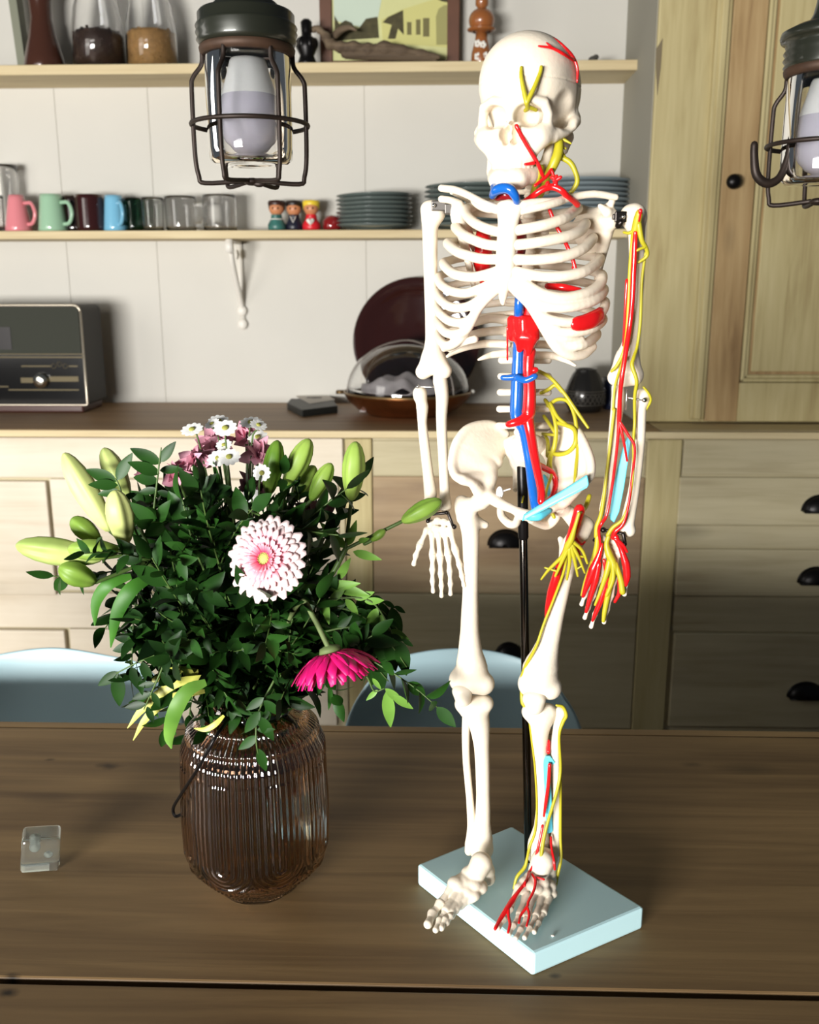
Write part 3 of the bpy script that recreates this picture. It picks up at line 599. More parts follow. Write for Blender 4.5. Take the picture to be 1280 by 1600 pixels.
# plates
M_plate = glaze('grey blue stoneware', (92, 102, 98), 0.25)
def plate_stack(px, w_px, n, pitch_px, label, group, Y=3.10, tilt=0.0, step=0, m=M_plate):
    OR = ['lowest', 'second from the bottom', 'third from the bottom', 'fourth from the bottom', 'fifth from the bottom', 'sixth from the bottom', 'seventh from the bottom', 'eighth from the bottom', 'ninth from the bottom', 'topmost']; OR = OR[:n-1]+['topmost']
    c = at(px, 360, Y); c.z = z2+0.0005; s = mpp(c); r = w_px/2*s; th = 0.0035
    prof = [(0.001, 0), (r*0.55, 0), (r*0.60, 0.004), (r*0.84, 0.009), (r, 0.016), (r, 0.0185), (r*0.84, 0.0125), (r*0.60, 0.0075), (0.001, 0.004)]
    q = MB(); q.lathe(prof, 48); p0 = None
    for k in range(n):
        o = q.build('plate', m) if p0 is None else p0.copy()
        if p0 is None: p0 = o
        else: C.objects.link(o)
        dx = random.uniform(-1, 1)*0.0025; o.location = (c.x+dx, c.y, c.z+k*pitch_px*s); o.scale = (1, 1, 1); o.rotation_euler = (0, -tilt*k/n, 0); tag(o, label+', '+OR[k], 'plate', group)
plate_stack(586, 118, 8, 6.3, 'grey blue plate right of the dolls', 'plates stacked right of the dolls', tilt=0.03)
plate_stack(742, 156, 9, 7.0, 'large grey blue plate behind the ribcage', 'large plates stacked behind the ribcage')
M_plate2 = glaze('pale blue stoneware', (126, 138, 142), 0.25)
plate_stack(905, 158, 10, 7.0, 'pale blue plate at the right shelf end', 'plates stacked at the right end of the shelf', m=M_plate2)

# ---------------- upper shelf things
z1 = S1Z1; Yu = 3.09
def sjar(px, w, fill_h, fm, label, name, grain):
    c = at(px, 98, Yu); c.z = z1; s = mpp(c); r = w/2*s; t = thing('storage_jar', label, 'jar', c)
    prof = [(0.001, 0), (r*0.9, 0), (r, 0.006), (r, 0.10), (r*0.86, 0.17), (r*0.5, 0.25), (r*0.5, 0.28)]; q = MB(); q.lathe(prof+[(max(0.001, a-0.003), max(b, .004)) for a, b in prof[::-1]], 40, c); q.build('glass_body', M_glass, t)
    q = MB(); q.lathe([(r*0.52, 0.279), (r*0.56, 0.285), (r*0.56, 0.31), (0.001, 0.315)], 30, c); q.build('stopper', mat('cork', (150, 110, 70), rough=0.9), t)
    q = MB(); hf = fill_h*s; q.lathe([(0.001, 0.006), (r*0.93, 0.006), (r*0.93, hf*0.9), (r*0.85, hf), (0.001, hf*1.04)], 30, c+Vector((0, 0, 0)))
    for k in range(170):
        a = random.uniform(0, 2*PI); rr = r*0.9*math.sqrt(random.random()); zz = hf*random.uniform(0.92, 1.03)
        if k < 110: rr = r*0.89; zz = random.uniform(0.008, hf)
        q.ell(c+Vector((rr*math.cos(a), rr*math.sin(a), zz)), (grain*random.uniform(.7, 1.2), grain*0.7, grain*0.7), 7, 5, Matrix.Rotation(random.uniform(0, 3), 3, 'Z'))
    o = q.build(name, fm); tag(o, 'loose '+('dark brown beans' if 'bean' in name else 'golden brown cereal')+' filling the lower half of a glass jar', 'food', kind='stuff')
sjar(156, 80, 54, mat('dark beans', (52, 34, 22), rough=0.5), 'clear glass storage jar half filled with dark beans', 'coffee_beans', 0.006)
sjar(239, 78, 54, mat('golden cereal', (168, 128, 74), rough=0.6, var=0.3, vscale=80), 'clear glass storage jar half filled with golden cereal', 'breakfast_cereal', 0.006)
c = at(70, 98, Yu); c.z = z1; s = mpp(c); t = thing('bottle', 'tall waisted brown bottle left of the bean jar', 'bottle', c)
q = MB(); q.lathe([(0.001, 0), (30*s, 0), (32*s, 4*s), (29*s, 20*s), (21*s, 50*s), (16*s, 75*s), (17*s, 98*s), (24*s, 125*s), (24*s, 160*s), (10*s, 170*s), (0.001, 171*s)], 36, c); q.build('body', mat('brown bottle glass', (70, 42, 32), rough=0.15, coat=0.4, metal=0.1), t)
q = MB(); x_a = at(36, 98, 3.12).x; q.prism([(x_a-0.012, 3.11, z1), (x_a+0.012, 3.11, z1), (x_a-0.004, 3.11, z1+0.28), (x_a-0.028, 3.11, z1+0.28)], (0, 0.05, 0)); o = q.build('slim_bookend', mat('grey green card', (120, 122, 104), rough=0.6), smooth=False); tag(o, 'narrow grey green slab left of the brown bottle', 'slab')
# framed picture
t = thing('framed_picture', 'brown framed picture of pale houses behind the driftwood', 'picture', at(610, 90, 3.15)); Yp = 3.145
x0, x1 = at(500, 60, Yp).x, at(718, 60, Yp).x; zb = z1+.001; zt_ = zb+0.33; fwid = 19*mpp(Vector((0, Yp, z1)))
q = MB(); q.box((x0, Yp, zb), (x0+fwid, Yp+0.02, zt_)); q.box((x1-fwid, Yp, zb), (x1, Yp+0.02, zt_)); q.box((x0+fwid, Yp, zb), (x1-fwid, Yp+0.02, zb+fwid*.9)); q.box((x0+fwid, Yp, zt_-fwid), (x1-fwid, Yp+0.02, zt_)); q.build('frame', mat('brown frame', (96, 60, 40), rough=0.5, var=0.2, vscale=20), t, smooth=False, bevel=0.002)
PM = [mat('picture paper', (206, 206, 146), rough=0.7, var=0.15, vscale=12), mat('picture sky', (190, 204, 186), rough=0.7), mat('picture trees', (82, 76, 48), rough=0.8, var=0.5, vscale=40), mat('picture window', (110, 104, 66), rough=0.8), mat('picture house', (196, 192, 122), rough=0.7), mat('picture roof', (150, 146, 92), rough=0.7)]
q = MB(); q.box((x0+fwid-.002, Yp+0.008, zb+fwid*.8), (x1-fwid+.002, Yp+0.012, zt_-fwid*.8)); pic = None
pw = lambda px: at(px, 60, Yp).x
pz = lambda py: at(610, py, Yp).z
def flat(P, d, mi): q.prism([(pw(a), Yp+d, pz(b)) for a, b in P], (0, 0.0012, 0), mi)
flat([(522, -110), (598, -110), (598, -10), (590, 30), (575, 45), (560, 40), (522, 30)], 0.0072, 1)
flat([(523, 62), (523, 22), (530, 36), (540, 30), (550, 34), (557, 48), (572, 28), (590, 25), (592, 58)], 0.0065, 2)
flat([(598, 66), (596, 30), (632, 13), (700, -8), (700, 74)], 0.0060, 4)
flat([(606, 60), (612, 38), (598, 34), (606, 26), (630, 15), (631, 54), (622, 44), (618, 60)], 0.0054, 2)
for a, b_, c1, c2 in ((636, 34, 643, 54), (650, 30, 657, 54), (661, 28, 671, 57)): flat([(a, b_), (c1, b_), (c1, c2), (a, c2)], 0.0054, 3)
flat([(682, 70), (681, 26), (685, 14), (694, 8), (700, 8), (700, 70)], 0.0054, 5)
flat([(682, -2), (700, -8), (700, 4), (690, 2)], 0.0050, 2)
q.build('picture_print', PM, t, smooth=False)
# driftwood, wooden kokeshi, dark bell, small pebble
q = MB(); D = [(488, 44, 4), (496, 42, 5), (508, 52, 7), (515, 64, 8), (530, 70, 9), (550, 72, 9), (575, 76, 11), (600, 74, 11), (630, 78, 9), (660, 82, 7), (685, 86, 3)]
m = mpp(at(580, 70, 3.06)); P, R0 = smooth_path([at(a, b_+3, 3.07) for a, b_, r in D], 5, [r*m for a, b_, r in D]); R0 = [r*(1+0.16*math.sin(i*1.3)+.1*math.sin(i*.55)) for i, r in enumerate(R0)]; q.tube(P, R0, 12)
P, R0 = smooth_path([at(a, b_+3, 3.10) for a, b_ in ((515, 62), (530, 46), (545, 40), (556, 44))], 5, [6*m, 6*m, 4*m, 2*m]); q.tube(P, R0, 10)
q.tube([at(a, b_, 3.07) for a, b_ in ((540, 84), (600, 86), (660, 90), (680, 93))], [8*m, 9*m, 6*m, 3*m], 10)
o = q.build('driftwood', wood('grey driftwood', (128, 112, 90), (100, 84, 66), (64, 52, 40), 'X', 9, 8, 0.8, bumps=0.8)); tag(o, 'gnarled grey brown driftwood branch lying before the picture', 'driftwood')
M_kok = mat('varnished red brown wood', (146, 88, 46), rough=0.3, coat=0.4)
c = at(752, 94, 3.08); c.z = z1; m = mpp(c); t = thing('turned_wooden_doll', 'varnished brown wooden doll with white painted flowers on the upper shelf', 'doll', c)
q = MB(); q.lathe([(0.001, 0), (14*m, 0), (16*m, 4*m), (15*m, 20*m), (10*m, 38*m), (9*m, 48*m), (0.001, 49*m)], 30, c); bd = q.build('body', M_kok, t)
q = MB(); q.ell(c+Vector((0, 0, 66*m)), (20*m, 20*m, 18*m), 30, 16); q.lathe([(14*m, 50*m), (22*m, 52*m), (22*m, 54*m), (15*m, 57*m)], 28, c); q.lathe([(6*m, 83*m), (10*m, 88*m), (10*m, 100*m), (6*m, 108*m), (.001, 108*m)], 24, c); q.build('head', M_kok, t)
q = MB()
for (dx, dz) in ((-6, 12), (6, 13), (-6, 31), (2, 29)):
    for k in range(5):
        a = 2*PI*k/5; rr = 15.2*m if dz < 20 else 12.8*m; q.ell(c+Vector((dx*m+3.2*m*math.cos(a), -math.sqrt(max(0, rr*rr-(dx*m)**2))*1.0, dz*m+3.4*m*math.sin(a))), (2.3*m, 1.2*m, 3.0*m), 8, 6)
q.build('painted_flowers', M_white, bd)
c = at(480, 94, 3.06); c.z = z1; m = mpp(c); q = MB(); q.lathe([(0.001, 0), (17*m, 0), (14*m, 8*m), (11*m, 16*m), (16*m, 26*m), (15*m, 40*m), (8*m, 44*m), (8*m, 50*m), (9*m, 64*m), (5*m, 68*m), (0.001, 69*m)], 24, c)
for k in range(6):
    a = 2*PI*k/6; q.ell(c+Vector((13*m*math.cos(a), 13*m*math.sin(a), 33*m)), (5*m, 5*m, 9*m), 10, 8)
o = q.build('dark_figurine', M_iron); tag(o, 'small black figurine beside the lamp on the upper shelf', 'figurine')
c = at(927, 89, 3.06); c.z = z1+0.012; q = MB(); q.ell(c, (0.014, 0.012, 0.011), 16, 10); q.ell(c+Vector((0.008, 0, 0.008)), (0.009, 0.009, 0.007), 12, 8); o = q.build('pebble', mat('dark pebble', (70, 68, 62), rough=0.7)); tag(o, 'tiny dark lump near the right end of the upper shelf', 'ornament')
# ------------------------------------------------------------------ the skeleton model
YS = 0.885; KX = math.tan(math.radians(14))*0.00064
M_bone = mat('ivory bone plastic', (228, 216, 196), rough=0.42, sss=0.05, bump=0.25, bscale=260)
M_red = mat('red artery paint', (208, 22, 26), rough=0.22, coat=0.3)
M_blue = mat('blue vein paint', (22, 92, 176), rough=0.2, coat=0.4)
M_cyan = mat('light blue ligament', (92, 196, 218), rough=0.35)
M_nerve = mat('yellow nerve plastic', (172, 163, 36), rough=0.4)
M_steel = mat('steel', (190, 190, 190), rough=0.2, metal=1.0)
M_dsteel = mat('dark steel', (52, 48, 46), rough=0.3, metal=0.9)
M_base = mat('pale blue base board', (186, 220, 224), rough=0.4)
def P(px, py, d=0.0):
    return at(px, py, YS-d-(px-820)*KX)
def pr(px, py, d, r):
    p = P(px, py, d); return p, r*mpp(p)
def PL(L, n=4):
    pts = [P(*q[:3]) for q in L]; rs = [q[3]*mpp(p) for q, p in zip(L, pts)]
    return smooth_path(pts, n, rs)
base_c = [atz(652, 1350, .775), atz(800, 1290, .775), atz(1007, 1417, .775), atz(833, 1490, .775)]
SK = thing('anatomical_skeleton', 'ivory plastic model skeleton with red, blue and yellow vessels standing on a pale blue base', 'skeleton model', (base_c[0]+base_c[2])/2*1.0-Vector((0, 0, 0.025)))
def bone(name, chains, k=0.004, cell=0.0010, extra=None, parent=SK, label=None, m=M_bone, n=4):
    s = SDF(cell)
    for L in chains:
        pts, rs = PL(L, n); s.chain([tuple(p) for p in pts], [r*1.13 for r in rs], k)
    if extra: extra(s)
    return s.mesh(name, m, parent, label)
def tubes(name, lists, m, parent=SK, flat=1.0, n=5, seg=10, label=None):
    q = MB()
    for L in lists:
        pts, rs = PL(L, n); q.tube(pts, rs, seg, flat=flat, fdir=(0, 0, 1) if flat < 1 else None)
    return q.build(name, m, parent, label=label)

# base board and rod
q = MB(); q.prism([p for p in base_c][::-1], (0, 0, -0.025)); q.build('base_board', M_base, SK, smooth=False, bevel=0.003, label='pale blue square base board')
q = MB(); rb, rt_ = at(826, 1343, .914), at(816, 722, .905); rb.z = 0.772; q.tube([rb, rt_], 0.0042, 18); q.build('stand_rod', mat('dark chromed rod', (70, 66, 62), rough=0.12, metal=1.0), SK, label='dark polished steel rod')
q = MB(); q.tube([rb+(rt_-rb)*0.83, rt_+Vector((0, 0, .002))], 0.0052, 18); q.build('rod_sleeve', M_iron, SK, label='black sleeve on top of the rod')

# ---- skull, in a local frame (units: photo pixels at the skull)
psi = math.radians(22); cs, sn = math.cos(psi), math.sin(psi)
SO = P(826, 128, 0.0); us = mpp(SO); uz = us/1.078
aX = np.array((cs, -sn, 0)); aF = np.array((-sn, -cs, 0)); aZ = np.array((0.03, 0, 1))
def K(x, f, z): return np.array(SO)+(aX*x+aF*f)*us+aZ*(z*uz)
MK = [aX, aF, np.array((0, 0, 1.))]
def el(s, c, r, k=6, sub=False): s.ell(K(*c), (r[0]*us, r[1]*us, r[2]*uz), MK, k*us, sub)
def ch(s, L, k=6, sub=False): s.chain([K(*q[:3]) for q in L], [q[3]*us for q in L], k*us, sub)
s = SDF(0.00085)
el(s, (0, 20, 2), (68, 62, 70)); el(s, (0, -22, 0), (75, 72, 70), 30); el(s, (0, 38, -18), (56, 42, 44), 24); el(s, (0, -18, -34), (69, 64, 44), 30)
el(s, (0, 44, -92), (40, 30, 38), 16); el(s, (0, 0, -75), (48, 50, 28), 16)
for g in (-1, 1):
    ch(s, [(g*8, 80, -46, 7), (g*28, 80, -43, 8), (g*47, 66, -48, 8), (g*52, 58, -62, 7), (g*51, 58, -80, 8), (g*42, 64, -96, 12)], 8)
    ch(s, [(g*20, 78, -92, 10), (g*42, 66, -97, 13), (g*57, 46, -95, 11), (g*70, 26, -86, 8.5), (g*76, 8, -76, 8), (g*76, -10, -66, 9), (g*70, -26, -58, 10), (g*60, -30, -54, 12)], 12)
    ch(s, [(g*42, 62, -100, 12), (g*26, 62, -122, 14)], 12)
    ch(s, [(g*58, -26, -88, 13), (g*56, -24, -108, 8)], 8)                     # mastoid
el(s, (0, 58, -124), (34, 28, 22), 12)
ch(s, [(0, 74, -48, 9), (0, 81, -66, 8), (0, 84, -78, 7)], 12)
for g in (-1, 1):
    el(s, (g*74, 30, -56), (18, 22, 28), 10, True)                            # temporal fossa
    el(s, (g*27, 80, -66), (19, 28, 17), 5, True)                        # orbit
    el(s, (g*22, 62, -66), (12, 18, 11), 5, True)
    el(s, (g*7, 90, -96), (8, 34, 15), 2, True); el(s, (g*4.5, 90, -86), (5, 34, 11), 2, True)
    el(s, (g*42, 40, -126), (12, 20, 14), 6, True)
s.cone(K(0, 70, -84), K(0, 80, -108), 1.1*us, 1.1*us, 1.5*us)
for i in range(12):                                                            # upper teeth
    a = -1.25+2.5*i/11; x, f = 31*math.sin(a), 48+33*math.cos(a)
    s.cone(K(x, f, -134), K(x*.98, f, -144), 5.2*us, 4.4*us, 3*us)
s.groove(K(0, 0, -8), (0, 0, 1), 1.1*uz, 0.0009)
skull = s.mesh('skull', M_bone, SK)
s = SDF(0.00085)
ch(s, [(-16, 76, -164, 13), (0, 81, -165, 14), (16, 76, -164, 13)], 8)
for g in (-1, 1):
    ch(s, [(g*16, 76, -163, 13), (g*28, 56, -158, 12), (g*39, 26, -148, 10), (g*45, 10, -138, 9)], 8)
    ch(s, [(g*45, 14, -140, 9), (g*49, 8, -114, 8), (g*53, 2, -88, 7)], 8); ch(s, [(g*42, 30, -142, 8), (g*46, 26, -116, 7), (g*49, 24, -98, 5)], 12)
    ch(s, [(g*8, 78, -157, 9), (g*23, 66, -155, 8), (g*31, 48, -150, 7)], 8)
for i in range(12):
    a = -1.2+2.4*i/11; x, f = 30*math.sin(a), 47+32*math.cos(a); s.cone(K(x, f, -148), K(x, f, -156), 4.2*us, 5*us, 3*us)
s.mesh('mandible', M_bone, SK)
def KT(L, m, name, lab=None, parent=None, flat=1.0):
    q = MB()
    for l in L:
        pts, rs = smooth_path([Vector(K(*a[:3])) for a in l], 5, [a[3]*us for a in l]); q.tube(pts, rs, 8, flat=flat)
    return q.build(name, m, parent or skull, label=lab)
KT([[(28, 92, -50, 4), (22, 92, -30, 3.5), (17, 91, -10, 3), (15, 86, 4, 2.6)], [(28, 92, -50, 4), (36, 88, -30, 3.5), (42, 80, -6, 3), (43, 78, 4, 2.6)], [(28, 92, -50, 4), (26, 80, -56, 4), (20, 72, -58, 3)], [(27, 84, -54, 3.5), (36, 70, -58, 3)]], M_nerve, 'brow_nerve', 'yellow forked nerve over the eye socket')
KT([[(14, 92, -84, 3.4), (26, 84, -108, 3.2), (44, 72, -140, 3.2), (50, 62, -158, 3)], [(40, 78, -140, 3), (28, 84, -142, 2)], [(60, 52, -148, 2.5), (54, 58, -160, 3), (42, 72, -174, 2.6)], [(60, 52, -148, 2.5), (66, 48, -165, 3)]], M_red, 'facial_artery', 'red artery down the cheek')
def on_sk(px, py, f): # point on the side of the skull
    return f
tubes('scalp_artery', [[(902, 128, .008, 1.6), (902, 106, .008, 2.6), (893, 86, .010, 3), (872, 66, .014, 2.8), (848, 52, .012, 2)], [(896, 94, .014, 2.6), (880, 84, .030, 2.6), (862, 75, .036, 2.2), (842, 72, .042, 1.6)], [(868, 78, .034, 2), (854, 67, .030, 1.3)]], M_red, skull, label='red branching artery on the cranium')
tubes('neck_nerve', [[(873, 212, .02, 6), (873, 235, .024, 8), (866, 255, .026, 8), (853, 280, .022, 7), (844, 304, .01, 6)], [(846, 262, .03, 5), (838, 285, .03, 5), (830, 310, .01, 4)], [(868, 246, .005, 5), (845, 256, .02, 5), (832, 265, .03, 4), (822, 271, .04, 2.5)],
    [(874, 214, .02, 3.5), (892, 224, .02, 1.5)], [(875, 228, .02, 3), (884, 232, .02, 2)], [(872, 244, .02, 4.5), (890, 253, .02, 4.5), (899, 268, .02, 4), (902, 285, .02, 4), (893, 300, .02, 3.5), (888, 306, .02, 3)],
    [(876, 235, .02, 2.4), (884, 248, .02, 3), (896, 262, .02, 3)], [(872, 240, 0, 3), (880, 244, 0, 2)], [(846, 285, .01, 2), (872, 292, .01, 2), (885, 302, .01, 2)], [(850, 270, .01, 3), (840, 280, .012, 3), (836, 290, .01, 2)]], M_nerve, skull, label='yellow nerves at the side of the neck')

# ---- spine
s = SDF(0.0010); ys = list(np.linspace(282, 537, 17))+[561, 586, 611, 637, 663, 690]
def sx(y): return 829+ (y-282)*(-6/150) if y < 430 else 823-(y-430)*0.02
def sd(y): return -0.012-0.030*math.sin(max(0, min(1, (y-282)/260))*PI)+0.004*math.sin(max(0, (y-540)/160)*PI)
for i, y in enumerate(ys):
    x = sx(y); w = 11+ (y-282)/418*8; p, rr = pr(x, y, sd(y), w); s.ell(p, (rr, rr*.85, rr*(0.42 if y < 550 else 0.58)), None, 0.0012)
    p2, r2 = pr(x, y+(8.7 if y < 550 else 12.5), sd(y), w*.86); s.ell(p2, (r2, r2*.85, r2*.5), None, 0.001)
    a, ra = pr(x, y+2, sd(y)-.016, 4); s.cone(p, a, ra*1.2, ra, 0.002); b_, rb2 = pr(x, y+9, sd(y)-.034, 3); s.cone(a, b_, ra*1.2, rb2, 0.002)
    L = 17+w*0.95+(4 if y > 540 else 0)
    for g in (-1, 1):
        c_, rc = pr(x+g*L, y+2, sd(y)-.012, 4.2 if y > 540 else 3.6); s.cone(a, c_, rc*1.2, rc*(1.05 if y < 550 else 1.35), 0.002)
s.mesh('spine', M_bone, SK)
# ---- ribs : front trace (pixels, depth) then round the side to the spine
def rib(side, front, back_y, wide, r=6.6, bd=-0.035):
    # front: list of (px, py, d); last point is the outermost edge
    L = [(x, y, d, r) for x, y, d in front]; xo, yo, do = front[-1]; cx = sx(back_y)
    for t in (0.2, 0.45, 0.7, 0.9, 1.0):
        a = t*PI/2; x = xo+(cx-xo)*(1-math.cos(a))*1.0; y = yo+(back_y-yo)*(math.sin(a)*0.6+t*0.4); d = do+(bd-do)*math.sin(a)**0.8-0.006*math.sin(PI*t)
        L.append((x, y, d, r*(0.86-0.1*t)))
    return L
def front(pts, d0, d1):      # depth falls elliptically towards the outer edge
    xo = pts[-1][0]; x0 = pts[0][0]; out = []
    for i, (x, y) in enumerate(pts):
        u = min(1, abs(x-x0)/max(1, abs(xo-x0))); u = max(u, i/(len(pts)-1)*0.98)
        out.append((x, y, d1+(d0-d1)*math.sqrt(max(0, 1-u*u))))
    return out
DS = 0.062
RL = [ [(780, 326), (764, 326), (752, 322), (744, 316), (742, 312)],
       [(778, 362), (760, 357), (743, 349), (731, 338), (728, 327)],
       [(777, 384), (760, 382), (743, 376), (724, 367), (712, 355)],
       [(777, 405), (760, 405), (741, 402), (716, 394), (700, 381)],
       [(776, 424), (760, 429), (738, 433), (710, 428), (694, 413)],
       [(778, 438), (764, 445), (748, 452), (728, 458), (706, 455), (690, 445), (686, 434)],
       [(782, 444), (764, 457), (748, 470), (728, 480), (706, 480), (690, 470), (684, 458)],
       [(782, 447), (762, 465), (748, 481), (738, 496), (724, 504), (704, 502), (690, 492), (683, 480)],
       [(745, 484), (738, 500), (728, 516), (714, 522), (698, 520), (688, 510), (683, 500)],
       [(736, 502), (726, 520), (714, 534), (700, 540), (690, 534), (684, 522)] ]
RR = [ [(806, 332), (830, 326), (856, 320), (878, 313), (888, 307)],
       [(806, 360), (830, 356), (857, 350), (884, 340), (902, 326)],
       [(803, 383), (824, 381), (850, 377), (884, 370), (906, 361), (915, 350)],
       [(803, 405), (824, 406), (850, 405), (884, 400), (912, 388), (926, 373)],
       [(802, 424), (824, 428), (850, 432), (884, 431), (916, 423), (937, 406)],
       [(800, 436), (820, 444), (848, 459), (880, 465), (914, 459), (936, 446), (941, 432)],
       [(798, 440), (818, 456), (842, 474), (868, 480), (900, 478), (930, 468), (943, 454)],
       [(798, 446), (814, 462), (834, 480), (852, 496), (880, 503), (912, 501), (938, 490), (946, 474)],
       [(826, 472), (842, 490), (856, 508), (874, 518), (900, 519), (928, 512), (942, 500)],
       [(840, 494), (852, 514), (866, 530), (886, 540), (912, 538), (932, 524)] ]
def ribcage(name, RS, side):
    s = SDF(0.0010)
    for i, F_ in enumerate(RS):
        dd = (DS, DS, DS, DS, DS, DS, DS, DS, DS-.006, DS-.012)[i]; fr = front(F_, dd, 0.004 if i > 0 else 0.02)
        by = 318+i*19; r = 6.2 if i == 0 else (7.9 if i < 7 else 7.0) if side > 0 else (7.4 if i < 5 else 6.8)
        L = rib(side, fr, by, 1, r*1.08, sd(by)-0.012); pts, rs = PL(L, 4)
        s.chain([tuple(p) for p in pts], rs, 0.0014)
    if side < 0:
        fl = [[(742, 530, .046, 6), (724, 535, .042, 6), (704, 546, .030, 5)], [(752, 470, .060, 6), (740, 494, .054, 6), (728, 516, .05, 7), (710, 536, .042, 7), (694, 545, .03, 5)]]
        back = [[(792, 500, sd(500)-.006, 7), (764, 498, -.036, 7), (730, 508, -.018, 6), (694, 520, .0, 4)],
                [(792, 516, sd(500)-.006, 7), (764, 518, -.036, 7), (732, 524, -.018, 6), (700, 532, .0, 4)],
                [(792, 538, sd(530)-.004, 6.5), (764, 537, -.030, 6.5), (735, 541, -.010, 5.5), (712, 549, .0, 4.5), (699, 557, .008, 2.5)], [(792, 552, sd(550), 6), (772, 554, -.022, 5.5), (758, 558, -.016, 4), (748, 562, -.012, 2.2)]]
    else:
        fl = [[(806, 452, .060, 6), (824, 472, .060, 6.5), (842, 498, .056, 8), (856, 520, .05, 9), (872, 542, .044, 10), (892, 554, .036, 9), (912, 553, .025, 8), (926, 542, .014, 7)], [(860, 524, .048, 6), (884, 528, .045, 6), (908, 530, .034, 6)]]
        back = [[(838, 520, sd(520), 6.5), (862, 522, -.034, 6), (890, 532, -.02, 5)], [(838, 538, sd(530), 6.5), (862, 540, -.030, 6), (890, 552, -.012, 5)], [(838, 555, sd(550), 6), (862, 556, -.022, 6), (882, 562, -.012, 4.5), (899, 571, -.004, 2.4)], [(838, 505, sd(500), 6.5), (864, 504, -.034, 6), (890, 512, -.02, 5)]]
    for L in fl+back:
        pts, rs = PL(L, 4); s.chain([tuple(p) for p in pts], rs, 0.0016)
    return s.mesh(name, M_bone, SK)
ribcage('rib_cage_half', RL, -1); cage_r = ribcage('rib_cage_half', RR, 1)
bone('sternum', [[(786, 324, DS, 9), (787, 350, DS+.001, 8), (784, 400, DS+.001, 8), (783, 432, DS, 8)], [(808, 326, DS, 9), (801, 350, DS+.001, 8), (797, 400, DS+.001, 8), (796, 432, DS, 8)], [(796, 322, DS, 9), (794, 360, DS+.001, 9), (790, 436, DS+.001, 9), (787, 455, DS, 7), (786, 466, DS, 5.5), (786, 474, DS, 3)]], 0.003)
def disp(s):
    pass
# red patch on the lower right ribs
tubes('diaphragm_patch', [[(901, 506, .048, 11.5), (914, 504, .042, 13), (928, 499, .034, 14), (938, 493, .024, 14)]], M_red, cage_r, flat=0.5, label='red muscle patch on the lower ribs')
# clavicles, scapulae
bone('clavicle', [[(690, 294, .020, 5), (712, 297, .032, 5.2), (734, 306, .044, 5), (756, 318, .056, 5.4), (776, 327, DS, 7)]])
bone('clavicle', [[(818, 321, DS, 7), (840, 316, .056, 5.5), (872, 314, .044, 5), (900, 307, .028, 5), (930, 303, .018, 5), (962, 308, .008, 4.6)]])
def scap(o, ro, crest, rc, extra):
    def fn(s):
        p0, r0 = pr(*o, ro)
        for c_ in crest: p1, r1 = pr(*c_, rc); s.cone(tuple(p0), tuple(p1), r0, r1, 0.003)
        for L in extra:
            pts, rs = PL(L, 3); s.chain([tuple(p) for p in pts], rs, 0.004)
    return fn
bone('scapula', [], extra=scap((716, 332, .004), 8, [(712+4*i, 352+i*14, -.030+0.002*i) for i in range(9)]+[(730+8*i, 322-2*i, -.028) for i in range(6)]+[(740, 350, -.03), (744, 380, -.03), (750, 410, -.03), (760, 360, -.032)], 3,
    [[(690, 311, .014, 5.5), (704, 313, .012, 5.5), (718, 318, .006, 6)], [(706, 300, .008, 4), (722, 308, -.01, 4), (745, 318, -.03, 3)], [(716, 328, .006, 9), (714, 344, .004, 8)]]))
bone('scapula', [], extra=scap((952, 345, -.002), 8, [(952-i*2.2, 358+i*9, -.028-i*.001) for i in range(11)]+[(925-4*i, 400-i*4, -.034) for i in range(8)]+[(905-3*i, 330+i*8, -.034) for i in range(6)]+[(910, 326, -.03), (925, 330, -.026), (900, 350, -.034), (915, 380, -.034), (928, 425, -.038)], 3,
    [[(958, 308, .006, 5), (955, 318, .0, 5.5), (944, 326, -.01, 6), (925, 330, -.025, 5), (905, 324, -.03, 5)], [(938, 322, .004, 4), (949, 332, .006, 8)], [(955, 334, .0, 9), (956, 350, -.002, 8)]]))
# ---- arms
bone('humerus', [[(678, 330, .0, 15), (680, 334, .0, 14)], [(668, 326, 0, 9), (672, 345, .0, 12), (672, 370, 0, 10.5), (673, 430, 0, 9.5), (675, 490, 0, 9.5), (677, 530, 0, 11), (677, 558, 0, 15)], [(662, 582, 0, 9), (677, 574, 0, 11), (694, 582, 0, 8.5)], [(671, 560, 0, 10), (660, 580, 0, 8)], [(684, 560, 0, 10), (696, 578, 0, 8)]], 0.005)
bone('ulna', [[(686, 584, -.006, 8), (688, 596, .0, 10), (691, 620, 0, 9), (690, 658, 0, 7.5), (693, 724, 0, 6.8), (695, 768, 0, 7), (696, 790, 0, 9)]])
bone('radius', [[(656, 614, .002, 9.5), (656, 618, .002, 9)], [(657, 618, .002, 7), (660, 636, 0, 8.5), (660, 660, 0, 6.5), (663, 690, 0, 7), (669, 740, 0, 7.5), (673, 772, 0, 9)], [(671, 786, 0, 9), (682, 791, 0, 8)]])
bone('humerus', [[(988, 338, .0, 17), (992, 336, .0, 16)], [(994, 345, .0, 13), (995, 372, 0, 11), (995, 430, 0, 10.5), (991, 490, 0, 9.5), (986, 530, 0, 10.5), (980, 562, 0, 15)], [(962, 592, 0, 9), (976, 590, 0, 13), (992, 590, 0, 11)], [(976, 560, 0, 12), (960, 588, 0, 8)], [(984, 560, 0, 12), (994, 582, 0, 9)]], 0.005)
bone('ulna', [[(966, 606, -.004, 9), (966, 626, 0, 9.5), (961, 668, 0, 8), (955, 724, 0, 7), (950, 770, 0, 7.5), (947, 796, 0, 9.5)]])
